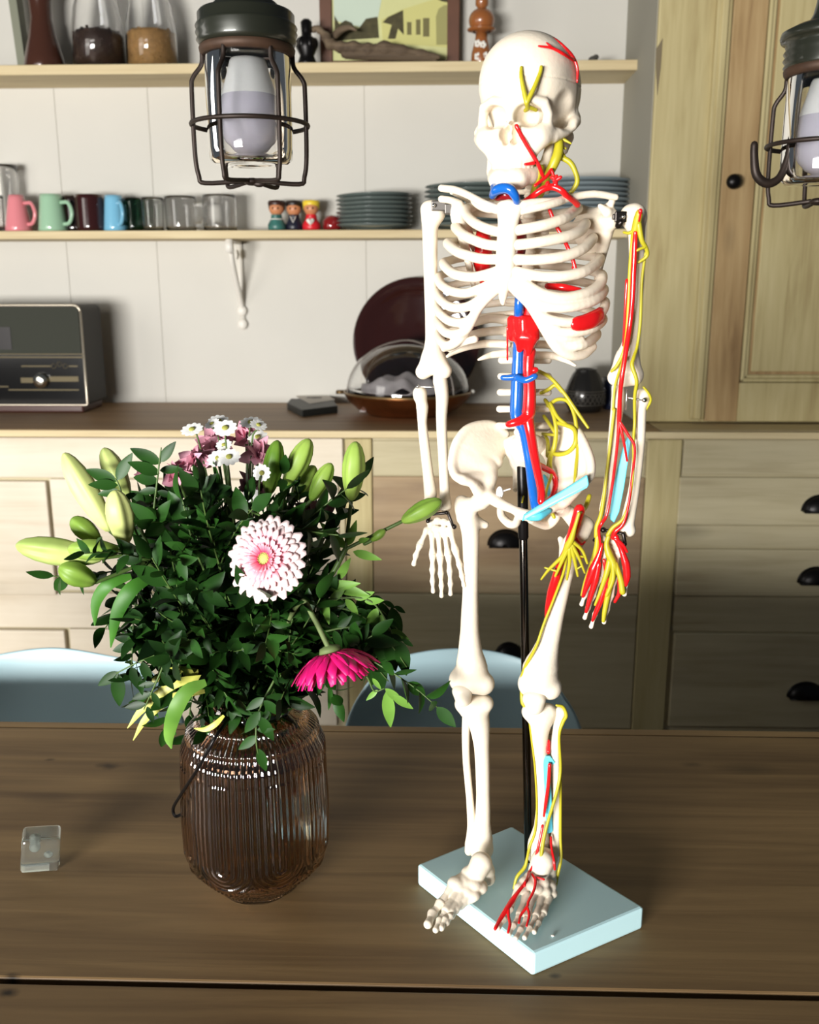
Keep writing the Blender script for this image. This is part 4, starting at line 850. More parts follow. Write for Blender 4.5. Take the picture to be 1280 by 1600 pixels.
bone('radius', [[(1004, 618, .0, 10), (1004, 624, .0, 9.5)], [(1003, 624, .0, 7.5), (1000, 645, 0, 9), (999, 690, 0, 8), (992, 757, 0, 7.5), (984, 800, 0, 9), (979, 826, 0, 10)], [(976, 822, 0, 9), (984, 829, 0, 8)]])
# ---- hands: palm + five fingers as sub-parts
def hand(carp, mets, fingers, lab=None):
    s = SDF(0.0007)
    for x, y, r in carp: p, rr = pr(x, y, .004, r); s.ell(tuple(p), (rr*1.1, rr*.8, rr), None, 0.0006)
    for a, b_ in mets:
        L = [(a[0], a[1], .005, 4.2), ((a[0]*2+b_[0])/3, (a[1]*2+b_[1])/3, .006, 3), ((a[0]+b_[0]*2)/3, (a[1]+b_[1]*2)/3, .006, 3), (b_[0], b_[1], .006, 4.6)]
        pts, rs = PL(L, 3); s.chain([tuple(p) for p in pts], [r*1.3 for r in rs], 0.0012)
    h = s.mesh('hand', M_bone, SK, lab)
    for F_ in fingers:
        s = SDF(0.0007)
        for i in range(len(F_)-1):
            a, b_ = F_[i], F_[i+1]; mx, my = (a[0]+b_[0])/2, (a[1]+b_[1])/2; w = 1-0.12*i
            L = [(a[0], a[1], .007, 4.4*w), (mx, my, .008, 2.7*w), (b_[0], b_[1], .008, 3.6*w)]; pts, rs = PL(L, 3); s.chain([tuple(p) for p in pts], [r*1.32 for r in rs], 0.0008)
        s.mesh('finger', M_bone, h)
    return h
hand([(674, 818, 6.5), (684, 814, 6.5), (694, 816, 6.5), (704, 818, 6), (672, 828, 6), (683, 827, 6.5), (693, 827, 6), (703, 828, 6)],
     [((667, 828), (657, 850)), ((675, 834), (676, 866)), ((685, 835), (688, 870)), ((695, 834), (700, 866)), ((704, 832), (711, 858))],
     [[(656, 852), (650, 868), (647, 881)], [(676, 868), (676, 890), (676, 908), (677, 924)], [(688, 872), (689, 896), (690, 915), (690, 931)], [(701, 869), (703, 892), (704, 912), (704, 928)], [(712, 861), (718, 882), (722, 900), (725, 915)]])
HR = hand([(941, 842, 6.5), (951, 846, 7), (961, 846, 6.5), (971, 848, 6), (940, 853, 6), (950, 857, 6.5), (960, 857, 6.5), (970, 858, 6)],
     [((939, 862), (930, 890)), ((947, 864), (938, 900)), ((956, 865), (950, 905)), ((964, 864), (962, 900)), ((972, 862), (978, 890))],
     [[(929, 892), (921, 914), (914, 930), (909, 944)], [(937, 902), (927, 930), (919, 950), (914, 965)], [(949, 907), (939, 935), (930, 960), (924, 979)], [(961, 902), (955, 930), (949, 952), (944, 972)], [(979, 892), (979, 908), (976, 928)]])
tubes('palm_muscle', [[(941, 850, .013, 2), (936, 868, .013, 5), (927, 890, .013, 7.5), (918, 912, .013, 5), (911, 932, .013, 2.5)], [(936, 880, .014, 4), (931, 905, .014, 5.5), (922, 935, .014, 4), (916, 956, .014, 2.6)], [(944, 875, .014, 2.5), (948, 905, .013, 4), (940, 935, .013, 5), (930, 960, .013, 3.5), (926, 970, .013, 2)],
    [(962, 838, .013, 5), (970, 856, .013, 4), (978, 880, .013, 6.5), (980, 900, .013, 6), (978, 914, .013, 3)], [(966, 900, .008, 2), (968, 925, .008, 3.5), (961, 940, .008, 2.5)], [(962, 842, .014, 4), (974, 852, .014, 2.5), (980, 862, .012, 2)], [(946, 900, .015, 1.6), (952, 928, .015, 1.8)]], M_red, HR, label='red muscle strands across the palm and fingers')
tubes('palm_nerve', [[(951, 838, .014, 3.5), (948, 850, .014, 4), (952, 866, .014, 6.5), (960, 885, .014, 6), (956, 905, .014, 4.5), (950, 930, .014, 4.5), (945, 955, .014, 4), (943, 970, .014, 3)], [(934, 838, .012, 4), (932, 858, .012, 4.5), (924, 885, .011, 4.5), (915, 910, .011, 3.5), (909, 930, .011, 2)],
    [(962, 880, .014, 4), (970, 905, .014, 4.5), (973, 925, .014, 5)], [(954, 870, .013, 5), (948, 895, .015, 4.5), (938, 925, .015, 3), (930, 945, .015, 2)], [(958, 880, .016, 3), (958, 905, .016, 3.5), (948, 930, .016, 3)]], M_nerve, HR, label='yellow nerve strands across the palm')
# ---- metal joints
def bracket(name, L):
    q = MB()
    for kind, a, b_, r in L:
        if kind == 't': q.tube([P(*a), P(*b_)], r*mpp(P(*a)), 10)
        else: q.ell(P(*a), r*mpp(P(*a)), 12, 8)
    return q
def plate(q, x0, y0, x1, y1, d, th=0.004):
    a, b_ = P(x0, y0, d), P(x1, y1, d); q.box((a.x, a.y, b_.z), (b_.x, a.y+th, a.z))
q = MB(); plate(q, 674, 313, 697, 329, .013, .003); plate(q, 695, 318, 708, 334, .010, .012); q.build('shoulder_bracket', mat('grey steel', (112, 108, 104), rough=0.35, metal=0.8), SK, smooth=False, bevel=0.001)
q = bracket('s', [('e', (678, 321, .0145), 0, 3.2)]); q.build('screw', M_steel, SK)
q = MB(); plate(q, 962, 330, 980, 347, .014, .005); plate(q, 958, 334, 968, 343, .010, .010); q.tube([P(970, 348, .012), P(966, 352, .01)], 0.003, 8); q.build('shoulder_bracket', M_dsteel, SK, smooth=False, bevel=0.001)
q = bracket('s', [('e', (974, 339, .015), 0, 3.2)]); q.build('screw', M_steel, SK)
q = bracket('s', [('t', (653, 604, .006), (677, 605, .006), 1.3), ('e', (653, 604, .007), 0, 3), ('t', (653, 604, .004), (656, 615, .004), 1.2)]); q.build('elbow_pin', M_steel, SK)
q = bracket('s', [('t', (980, 621, .006), (1008, 626, .006), 1.5), ('e', (1007, 625, .007), 0, 4), ('t', (980, 610, .006), (978, 640, .006), 1.5)]); q.build('elbow_pin', M_steel, SK)
q = bracket('s', [('t', (672, 804, .010), (700, 801, .010), 2.4), ('t', (700, 801, .010), (708, 822, .011), 2.4), ('t', (672, 804, .01), (669, 815, .010), 2.6), ('e', (710, 823, .012), 0, 4), ('e', (698, 801, .012), 0, 3.4), ('e', (669, 814, .012), 0, 3.6)]); q.build('wrist_hinge', M_dsteel, SK)
q = bracket('s', [('t', (938, 827, .009), (965, 832, .009), 2.4), ('e', (943, 828, .012), 0, 4.5), ('t', (974, 834, .010), (977, 850, .010), 3), ('e', (976, 850, .012), 0, 4), ('t', (935, 836, .006), (929, 844, .006), 3), ('t', (965, 832, .009), (975, 835, .01), 2)]); q.build('wrist_hinge', M_dsteel, SK)
# ---- pelvis
s = SDF(0.0010)
def addL(L, k=0.004, n=4):
    pts, rs = PL(L, n); s.chain([tuple(p) for p in pts], [r*1.08 for r in rs], k)
def fanL(o, ro, crest, rc, k=0.003, n=3):
    pts, rs = PL([(x, y, d, rc) for x, y, d in crest], n); p0, r0 = pr(*o, ro)
    for p, r in zip(pts, rs): s.cone(tuple(p0), tuple(p), r0, r, k)
# left wing
crL = [(790, 678, -.028), (770, 664, -.022), (748, 664, -.010), (728, 672, .002), (714, 690, .012), (708, 708, .018), (706, 728, .024), (712, 744, .030), (724, 750, .032)]
fanL((762, 745, .004), 10, crL, 3.6); fanL((775, 722, -.008), 7, crL[:5], 3.6)
addL([(x, y, d, 5.2) for x, y, d in crL], 0.004)
addL([(724, 750, .032, 6), (738, 756, .028, 6.5), (748, 768, .020, 9)]); addL([(762, 735, .0, 13), (758, 765, .008, 14), (756, 778, .012, 14)], 0.005)
addL([(776, 722, -.018, 7), (786, 706, -.022, 6), (800, 700, -.026, 6)], 0.004)
addL([(760, 772, .012, 10), (780, 786, .026, 8), (800, 795, .036, 6.5), (816, 803, .040, 7)], 0.004)
addL([(782, 790, .020, 5), (784, 806, .010, 6), (796, 818, .006, 6.5), (806, 818, .014, 6), (810, 808, .026, 5.5)], 0.003)
# right wing, seen more from the inside
crR = [(846, 690, -.030), (862, 678, -.022), (880, 666, -.010), (896, 668, .002), (908, 682, .014), (918, 702, .026), (924, 722, .036), (923, 742, .044), (914, 752, .048)]
fanL((878, 760, .010), 10, crR, 3.6); fanL((868, 730, -.004), 7, crR[:5], 3.6)
addL([(x, y, d, 5.2) for x, y, d in crR], 0.004); addL([(914, 752, .048, 6), (900, 766, .036, 8), (885, 776, .022, 12)])
addL([(868, 738, -.002, 10), (872, 760, .008, 12), (876, 782, .018, 13)], 0.005); addL([(846, 700, -.026, 8), (862, 712, -.018, 8), (868, 738, -.004, 8)], 0.005)
addL([(874, 786, .022, 9), (858, 796, .032, 7), (840, 804, .038, 6.5), (828, 806, .041, 7)], 0.004)
addL([(866, 792, .014, 6), (868, 808, .008, 7), (856, 820, .008, 7), (842, 818, .020, 6), (830, 812, .034, 6)], 0.003)
addL([(814, 804, .040, 7), (830, 806, .041, 7)], 0.004)
s.mesh('pelvis', M_bone, SK)
s = SDF(0.0010)
addL([(820, 704, -.018, 21), (818, 722, -.030, 17), (814, 738, -.040, 12), (810, 752, -.042, 8), (806, 764, -.034, 4.5)], 0.005)
addL([(796, 694, -.022, 10), (812, 690, -.014, 12), (836, 692, -.014, 12), (850, 698, -.022, 9)], 0.006); addL([(800, 706, -.024, 10), (806, 722, -.03, 8)], .005)
s.mesh('sacrum', M_bone, SK)
q = MB(); q.lathe([(0.001, 0), (0.0045, 0.0005), (0.0045, 0.0015), (0.001, 0.003)], 16, P(782, 770, .02), Matrix.Rotation(PI/2, 3, 'Y')); q.ell(P(781, 770, .02), (0.0035, 0.003, 0.0062), 14, 8); q.tube([P(784, 768, .020), P(797, 764, .020)], 0.0007, 6); q.build('hip_screw', mat('white plastic', (240, 240, 238), rough=0.3), SK)
# ---- legs
bone('femur', [[(752, 782, .012, 13), (742, 788, .006, 11), (728, 792, .0, 13)], [(720, 782, -.002, 7), (722, 792, -.002, 9), (730, 808, .0, 15), (735, 830, 0, 12.5), (736, 870, 0, 11), (735, 930, 0, 11), (734, 985, 0, 13), (735, 1020, 0, 17), (737, 1042, 0, 22)],
     [(722, 1062, 0, 18), (738, 1062, 0, 20), (755, 1068, 0, 16)], [(738, 812, -.004, 8), (758, 820, -.008, 5.5)]], 0.006)
bone('femur', [[(868, 790, .016, 14), (884, 798, .008, 10), (900, 812, .0, 13)], [(916, 820, -.002, 11), (908, 832, 0, 13), (896, 848, 0, 14), (890, 866, 0, 13.5), (880, 905, 0, 12.5), (868, 958, 0, 12.5), (858, 1000, 0, 15), (850, 1028, 0, 20), (845, 1045, 0, 25)],
     [(832, 1068, 0, 20), (845, 1066, 0, 22), (859, 1074, 0, 17)], [(884, 858, -.004, 7), (876, 842, -.008, 4)]], 0.006)
bone('patella', [[(719, 1080, .010, 11), (724, 1092, .010, 9)], [(728, 1080, .010, 9), (724, 1092, .010, 9)]], 0.006)
bone('patella', [[(830, 1092, .012, 12), (836, 1104, .012, 10)], [(842, 1092, .012, 10), (836, 1104, .012, 9)]], 0.006)
bone('tibia', [[(724, 1100, 0, 12), (740, 1105, 0, 15), (758, 1099, 0, 12)], [(742, 1110, 0, 19), (749, 1132, 0, 14.5), (753, 1170, 0, 10.5), (755, 1240, 0, 9.5), (754, 1285, 0, 11), (751, 1312, 0, 17), (752, 1326, 0, 17)]], 0.006)
bone('fibula', [[(729, 1118, -.004, 6), (728, 1150, -.004, 5.6), (729, 1190, -.002, 5.2), (734, 1245, 0, 5.2), (737, 1290, 0, 6), (735, 1318, .0, 7.5), (733, 1330, 0, 6)]])
bone('tibia', [[(830, 1112, 0, 13), (846, 1116, 0, 16), (858, 1112, 0, 11)], [(846, 1120, 0, 17), (843, 1148, 0, 12.5), (845, 1190, 0, 9.5), (848, 1250, 0, 9), (846, 1290, 0, 10), (842, 1318, 0, 15), (842, 1335, 0, 16)]], 0.006)
bone('fibula', [[(876, 1112, -.002, 8), (872, 1135, -.002, 6.5), (868, 1170, 0, 6), (870, 1235, 0, 5), (869, 1290, 0, 5.5), (867, 1325, 0, 7.5), (864, 1342, 0, 7)]])
# feet : pixels with a height above the base board
ZB = 0.776
def FP(x, y, h, r): p = atz(x, y, ZB+h); return tuple(p), 1.12*r*mpp(p)
def foot(heel, tal, mids, toes, hh):
    s = SDF(0.0008)
    for L in (heel, tal):
        A = [FP(*q) for q in L]; s.chain([a[0] for a in A], [a[1] for a in A], 0.003)
    for q_ in mids: p, r = FP(*q_); s.ell(p, (r*1.2*hh, r*1.2*hh, r*.9*hh), None, 0.0018)
    for T in toes:
        a, b_ = T[0], T[1]; A = [FP(*a, 5.6*hh), FP((a[0]+b_[0])/2, (a[1]+b_[1])/2, (a[2]+b_[2])/2, 4.0*hh), FP(*b_, 5.4*hh)]; s.chain([q_[0] for q_ in A], [q_[1] for q_ in A], 0.0012)
    f = s.mesh('foot', M_bone, SK)
    for i, T in enumerate(toes):
        s = SDF(0.0007); r0 = (6.2 if T[-1] == 'big' else 4.4)*hh; T = [t for t in T if t != 'big'][1:]
        for j in range(len(T)-1):
            a, b_ = T[j], T[j+1]; A = [FP(*a, r0), FP((a[0]+b_[0])/2, (a[1]+b_[1])/2, (a[2]+b_[2])/2, r0*.68), FP(*b_, r0*.85)]; s.chain([q_[0] for q_ in A], [q_[1] for q_ in A], 0.0008)
        s.mesh('toe', M_bone, f)
    return f
foot([(752, 1350, .030, 15), (758, 1362, .018, 14), (762, 1372, .012, 11)], [(752, 1348, .034, 15), (744, 1364, .026, 14)],
     [(736, 1366, .024, 10), (724, 1378, .020, 10), (738, 1382, .018, 10), (748, 1386, .014, 9), (716, 1386, .018, 9), (728, 1392, .015, 9), (738, 1398, .012, 8), (712, 1380, .022, 8)],
     [[(706, 1386, .020), (688, 1412, .012), (676, 1428, .008), (669, 1444, .007), 'big'], [(714, 1394, .016), (697, 1422, .011), (687, 1438, .008), (681, 1453, .006)], [(720, 1400, .014), (704, 1424, .009), (695, 1437, .008), (690, 1450, .006)],
      [(728, 1402, .012), (712, 1420, .008), (703, 1432, .008), (698, 1442, .006)], [(736, 1404, .010), (720, 1414, .007), (712, 1423, .007), (706, 1432, .006)]], 1.2)
FR = foot([(850, 1342, .034, 16), (854, 1362, .020, 14), (858, 1374, .012, 11)], [(848, 1345, .036, 16), (842, 1362, .026, 15)],
     [(832, 1372, .024, 10), (846, 1378, .020, 10), (858, 1384, .014, 9), (824, 1380, .022, 10), (838, 1388, .018, 9), (850, 1392, .014, 9), (862, 1396, .009, 7), (814, 1388, .020, 8), (842, 1368, .024, 10)],
     [[(808, 1394, .018), (796, 1420, .010), (786, 1436, .007), (777, 1450, .006), 'big'], [(822, 1398, .016), (812, 1428, .009), (803, 1446, .007), (795, 1460, .005)], [(834, 1400, .014), (824, 1432, .008), (814, 1452, .006), (806, 1466, .005)],
      [(846, 1402, .011), (838, 1430, .007), (828, 1450, .006), (820, 1465, .005)], [(858, 1404, .008), (850, 1426, .006), (842, 1442, .005), (835, 1456, .005)]], 1.0)
# ---- vessels of the trunk
tubes('vena_cava', [[(812, 455, .032, 7), (811, 480, .032, 7.5), (811, 500, .022, 8), (811, 530, .016, 9), (810, 570, .016, 10), (808, 620, .016, 10.5), (808, 650, .018, 10.5), (818, 672, .022, 8), (824, 700, .026, 8), (829, 730, .030, 8), (833, 765, .038, 8), (838, 794, .046, 8)],
     [(811, 588, .020, 6), (796, 590, .020, 5), (786, 590, .020, 4.5)], [(808, 590, .024, 6), (822, 594, .028, 5.5), (836, 588, .028, 5)]], M_blue, label='blue main vein along the spine')
tubes('neck_vein', [[(770, 306, .058, 6), (775, 298, .066, 8), (786, 294, .070, 8.5), (797, 296, .072, 8), (805, 306, .070, 7), (808, 315, .066, 6)], [(774, 300, .060, 7), (772, 292, .05, 6)]], M_blue, label='blue arched vein above the breastbone')
tubes('aorta', [[(826, 452, .020, 13), (828, 480, .020, 14), (830, 500, .020, 16)], [(828, 548, .022, 10), (826, 575, .022, 9), (828, 610, .024, 10), (826, 645, .026, 11), (818, 655, .030, 8), (805, 660, .034, 6.5), (795, 663, .034, 5.5)], [(824, 650, .026, 10), (829, 675, .028, 8), (835, 710, .034, 7.5), (841, 740, .042, 7), (846, 765, .050, 6.5), (846, 784, .054, 6)],
     [(826, 580, .022, 6), (837, 578, .022, 5)], [(838, 725, .030, 6), (852, 732, .022, 5), (864, 740, .018, 4.5), (868, 758, .020, 4.5), (862, 776, .028, 3.5), (853, 784, .034, 3)], [(864, 740, .018, 4), (870, 748, .016, 3)]], M_red, label='red main artery along the spine')
s = SDF(0.0010)
for x in (800, 809, 818, 827, 835):
    a, ra = pr(x, 500, .030-abs(x-818)*.0003, 7.5); b_, rb3 = pr(x+1, 526, .030-abs(x-818)*.0003, 7.5); s.cone(tuple(a), tuple(b_), ra, rb3, .003)
for x, y in ((812, 546), (826, 552)): a, ra = pr(x+3, 528, .028, 11); b_, rb3 = pr(x, y, .026, 5); s.cone(tuple(a), tuple(b_), ra, rb3, .004)
s.mesh('diaphragm_muscle', M_red, SK, 'red muscle cuff around the vessels')
tubes('red_strip', [[(793, 512, .026, 1.6), (793, 562, .022, 1.6)]], M_red)
tubes('heart_vessels', [[(778, 306, .050, 8), (790, 304, .052, 9), (800, 312, .05, 8)], [(802, 322, .03, 10), (802, 345, .02, 12), (812, 372, .01, 12), (808, 410, .008, 11)]], mat('deep red vessel', (128, 16, 24), rough=0.2, coat=0.3), label='dark red vessels under the breastbone')
tubes('neck_artery', [[(820, 316, .04, 5), (836, 304, .046, 5), (850, 295, .046, 5.5), (864, 292, .044, 5.5), (878, 298, .044, 5), (886, 306, .04, 5), (897, 314, .03, 5), (903, 320, .024, 5)], [(854, 294, .046, 4), (856, 286, .046, 3.6)], [(868, 290, .044, 4.5), (868, 280, .044, 3.6), (862, 277, .044, 3)], [(868, 282, .044, 3.4), (876, 277, .044, 3)], [(866, 282, .044, 3), (870, 275, .044, 2.6)]], M_red, label='red branching artery at the base of the neck')
tubes('chest_artery', [[(858, 325, .036, 3), (868, 350, .036, 3), (878, 368, .036, 3.2), (888, 388, .034, 3.2), (895, 405, .034, 3.2), (900, 424, .034, 3.2), (896, 418, .034, 3)], [(856, 447, .030, 5), (880, 449, .034, 6), (906, 454, .028, 5)]], M_red, label='red artery inside the ribs')
tubes('back_muscle', [[(754, 362, -.018, 10), (756, 384, -.018, 15), (754, 410, -.018, 15), (756, 436, -.018, 9)]], M_red, label='red patches seen between the right ribs')
# ---- ligaments
def strip(name, L, m, th=0.004, lab=None, parent=SK):
    q = MB(); pts, rs = PL(L, 5); q.tube(pts, rs, 12, flat=0.35, fdir=None); return q.build(name, m, parent, label=lab)
a, b_ = P(817, 806, .056), P(917, 752, .060)
q = MB(); dn = Vector((0.0004, 0, 0.0054)); q.prism([a-dn*1.0, a+Vector((.001, 0, .0006)), b_+dn*1.0, b_+Vector((.0022, 0, -.003)), b_+Vector((0.0006, 0, -.0060))], (0, 0.004, 0)); q.build('groin_ligament', M_cyan, SK, smooth=False, bevel=0.001, label='light blue ligament strip across the groin')
tubes('pelvic_ligament', [[(828, 806, .046, 8), (842, 805, .044, 9), (858, 798, .036, 5)], [(850, 745, .006, 4), (854, 760, .010, 7), (860, 775, .016, 3)]], M_cyan, label='light blue tissue inside the pelvis')
q = MB(); L = [P(x, y, .004) for x, y in ((982, 682), (986, 690), (982, 720), (976, 760), (968, 800), (960, 817), (954, 812), (953, 800), (958, 770), (966, 730), (974, 700))]; q.prism(L, (0, .003, 0)); q.build('forearm_membrane', M_cyan, SK, smooth=False, bevel=0.0008, label='light blue membrane between the forearm bones')
q = MB(); L = [P(x, y, .006) for x, y in ((848, 1188), (853, 1182), (860, 1182), (868, 1192), (864, 1196), (858, 1190), (858, 1200), (862, 1240), (864, 1300), (856, 1304), (853, 1280), (850, 1230), (846, 1205))]; q.prism(L, (0, .003, 0)); q.build('shin_membrane', M_cyan, SK, smooth=False, bevel=0.0008, label='light blue membrane between the shin bones')
# ---- thigh artery bundle
tubes('thigh_artery', [[(906, 796, .022, 9), (900, 816, .022, 8.5), (892, 842, .02, 8), (884, 862, .018, 5.5), (874, 885, .016, 6), (868, 905, .016, 7), (862, 925, .012, 7), (857, 950, .008, 5.5), (854, 970, .004, 3)], [(894, 850, .02, 3), (902, 860, .02, 3.5), (908, 872, .02, 2)], [(898, 838, .018, 3), (908, 850, .014, 2), (914, 847, .012, 1.5)]], M_red, label='red artery at the top of the thigh')
tubes('thigh_nerve', [[(905, 802, .034, 2.6), (899, 822, .034, 3), (893, 842, .032, 5), (888, 852, .030, 6), (880, 868, .028, 3.4), (868, 880, .026, 3), (856, 892, .024, 2.4), (846, 905, .022, 1.6)], [(888, 856, .030, 4), (878, 878, .028, 3), (868, 900, .024, 2)], [(890, 856, .030, 4), (890, 880, .028, 3), (886, 905, .024, 2)], [(892, 852, .030, 4), (898, 875, .028, 3), (903, 900, .024, 1.8)], [(893, 850, .030, 3.6), (904, 870, .028, 2.6), (914, 895, .024, 1.6)], [(895, 846, .030, 3.2), (910, 860, .026, 2.6), (918, 880, .024, 2)],
     [(852, 887, .024, 1.6), (872, 893, .024, 1.6)], [(898, 868, .028, 1.6), (912, 870, .026, 1.6)], [(900, 890, .026, 1.4), (910, 884, .026, 1.4)], [(886, 858, .028, 2.6), (882, 890, .020, 2.2), (866, 935, .014, 2.2), (850, 975, .013, 2.2), (838, 1010, .014, 2.4), (823, 1038, .010, 2.8), (815, 1060, .004, 2.6), (815, 1080, -.002, 2.4), (817, 1098, 0, 3.6), (824, 1108, .004, 2.4)],
     [(921, 775, .0, 3.6), (918, 785, .004, 4), (914, 794, .010, 3.4), (906, 802, .03, 2.4)]], M_nerve, label='yellow nerve fan at the top of the thigh')
# ---- pelvic nerves
tubes('lumbar_nerve', [[(842, 580, -.006, 3), (860, 590, .0, 3), (880, 612, .004, 3), (898, 638, .006, 3), (910, 655, .008, 2.6), (919, 668, .01, 2.2)], [(846, 614, -.006, 3), (858, 608, 0, 3), (868, 602, 0, 3), (878, 612, .004, 2.6)], [(852, 625, -.006, 3), (862, 640, .0, 3.4), (868, 660, .006, 3.4), (869, 680, .008, 3.6), (866, 700, .010, 4), (860, 715, .008, 4), (856, 730, .006, 3)],
     [(856, 634, -.004, 3), (872, 624, 0, 3), (888, 628, .004, 3), (898, 650, .008, 3), (902, 680, .012, 3.6), (903, 705, .02, 3), (900, 730, .03, 2.6), (898, 756, .04, 2.2)], [(868, 660, .004, 3.4), (884, 664, .01, 3.4), (898, 672, .014, 3.6), (899, 692, .018, 3.6), (888, 706, .016, 3.4), (872, 710, .012, 3.6), (858, 706, .008, 3)],
     [(850, 650, -.006, 3), (860, 664, .0, 3), (867, 675, .006, 3)], [(860, 630, 0, 2.6), (872, 652, .006, 3), (886, 664, .01, 3)], [(850, 678, -.004, 2.6), (856, 690, .004, 3), (856, 712, .006, 3.6)], [(864, 700, .006, 3), (860, 724, .012, 3), (862, 742, .02, 2.4), (856, 760, .03, 2.2), (852, 778, .04, 2)], [(848, 678, -.002, 2.4), (870, 680, .006, 2.6)], [(826, 750, -.03, 1.4), (820, 768, -.02, 1.5), (816, 785, -.01, 1.3)], [(862, 800, .03, 3), (866, 808, .03, 3)]], M_nerve, label='yellow lumbar and pelvic nerves')
# ---- right arm vessels
tubes('arm_artery', [[(1001, 329, .024, 3.4), (998, 345, .022, 3)], [(993, 362, .020, 3.4), (992, 385, .018, 4.4), (990, 430, .017, 4.4), (988, 470, .017, 4.2), (984, 510, .016, 4.2), (978, 550, .020, 4.2), (972, 590, .022, 3.8), (969, 620, .018, 3.6), (968, 650, .014, 4), (966, 680, .014, 2.6), (962, 720, .013, 2.4), (955, 770, .012, 2.4), (948, 805, .013, 2.4), (940, 818, .015, 3), (936, 828, .014, 2.6), (938, 850, .014, 2), (936, 865, .013, 2)],
     [(980, 438, .014, 3), (978, 470, .014, 2.4), (976, 510, .012, 2.2), (974, 540, .01, 1.8)], [(967, 655, .014, 2.6), (975, 690, .014, 2.2), (980, 720, .010, 1.8)], [(968, 658, .014, 2.6), (982, 680, .014, 2.4), (992, 700, .014, 2.2), (988, 745, .013, 2.2), (982, 790, .014, 2), (974, 818, .014, 3), (962, 830, .014, 4), (958, 840, .013, 4)]], M_red, label='red artery down the arm')
tubes('arm_nerve', [[(999, 333, .022, 6), (996, 345, .020, 7), (993, 360, .018, 7), (988, 380, .016, 3), (984, 430, .014, 3), (981, 500, .013, 2.8), (976, 545, .013, 2.8), (965, 570, .013, 2.8), (956, 580, .012, 2.4)], [(998, 350, .020, 5), (1003, 375, .018, 4), (1010, 388, .014, 3.4), (1011, 400, .012, 3), (998, 410, .013, 2)], [(1008, 386, .016, 2.4), (998, 390, .018, 2.2), (988, 396, .018, 1.6)], [(1009, 395, .010, 2), (1003, 440, .006, 2.4), (1001, 500, .008, 2.4), (996, 540, .010, 2.4), (990, 560, .016, 3), (988, 572, .018, 3.4), (995, 595, .018, 3), (992, 620, .014, 2.8), (992, 660, .010, 2.6), (990, 690, .013, 2.4), (990, 730, .013, 2.2), (984, 780, .013, 2.2), (974, 810, .014, 2.6), (958, 824, .014, 3.2), (950, 836, .014, 3.4)],
     [(975, 363, .016, 2), (984, 364, .018, 2.6), (992, 358, .019, 3)], [(960, 640, .010, 2.4), (953, 700, .010, 2.4), (948, 740, .010, 2.4), (944, 775, .012, 3), (939, 805, .012, 3.4), (933, 822, .012, 3.8), (932, 838, .012, 4)], [(1006, 605, .006, 1.8), (1014, 615, .004, 2), (1017, 626, .002, 2), (1010, 640, .0, 1.8)], [(975, 560, .016, 2.4), (962, 600, .008, 2), (958, 640, .008, 2)]], M_nerve, label='yellow nerve down the arm')
# ---- shin vessels
tubes('shin_artery', [[(857, 1158, .0, 3), (857, 1175, .004, 3.4)], [(859, 1195, .010, 3), (857, 1225, .011, 3), (853, 1255, .012, 2.8), (850, 1275, .013, 1.8)], [(848, 1290, .015, 2.2), (843, 1315, .020, 2.2), (836, 1345, .028, 2.2), (829, 1362, .034, 2.4)], [(861, 1308, .010, 1.9), (862, 1325, .016, 1.9), (866, 1345, .024, 1.9), (867, 1358, .026, 2)]], M_red, label='red artery down the shin')
tubes('shin_nerve', [[(870, 1102, .006, 2), (880, 1105, .004, 2.6), (885, 1118, .004, 2.8), (880, 1128, .004, 3), (874, 1150, .006, 2.2), (876, 1200, .006, 2.4), (872, 1230, .010, 2.6), (863, 1262, .013, 2.6), (856, 1285, .015, 2.6), (850, 1310, .020, 2.8), (845, 1340, .028, 2.8), (837, 1362, .034, 2.8)], [(876, 1210, .004, 2.2), (876, 1260, .002, 2.2), (876, 1310, .004, 2.2), (877, 1340, .008, 2.4), (872, 1365, .014, 2.6), (868, 1385, .014, 2.4), (862, 1398, .016, 2)],
     [(826, 1110, .006, 2), (830, 1150, .006, 1.6), (836, 1200, .006, 1.6), (839, 1260, .006, 1.8), (836, 1300, .008, 2), (828, 1322, .010, 2.4), (824, 1340, .016, 2.2), (820, 1355, .02, 3), (808, 1370, .026, 2.6), (803, 1388, .030, 2)]], M_nerve, label='yellow nerve down the shin')
q = MB()
for L in ([(827, 1362, .030, 2.4), (823, 1376, .030, 2.8), (808, 1396, .026, 3), (800, 1408, .022, 4.6), (792, 1420, .020, 4.2), (782, 1436, .016, 3.6), (774, 1451, .014, 3)], [(794, 1420, .020, 3), (795, 1432, .017, 2.4), (797, 1444, .015, 2.6), (794, 1457, .012, 2)], [(832, 1366, .030, 2.2), (837, 1376, .028, 2.4), (834, 1392, .024, 2.2), (826, 1408, .020, 2.2), (824, 1416, .018, 2.4), (814, 1430, .014, 2.2), (811, 1442, .012, 2)], [(824, 1416, .018, 2.2), (827, 1430, .015, 2.2), (823, 1447, .012, 1.8)], [(835, 1370, .029, 2), (850, 1374, .028, 1.8)], [(821, 1378, .032, 2), (820, 1384, .03, 2)]):
    pts = [Vector(FP(x, y, h, 1)[0]) for x, y, h, r in L]; pts, rs = smooth_path(pts, 4, [r*mpp(p) for (x, y, h, r), p in zip(L, pts)]); q.tube(pts, rs, 8)
q.build('foot_artery', M_red, FR, label='red branching artery on top of the foot')
q = MB(); q.ell(atz(864, 1462, .776), (0.0018, 0.0015, .0008), 10, 6); q.build('paint_chip', M_white, SK)
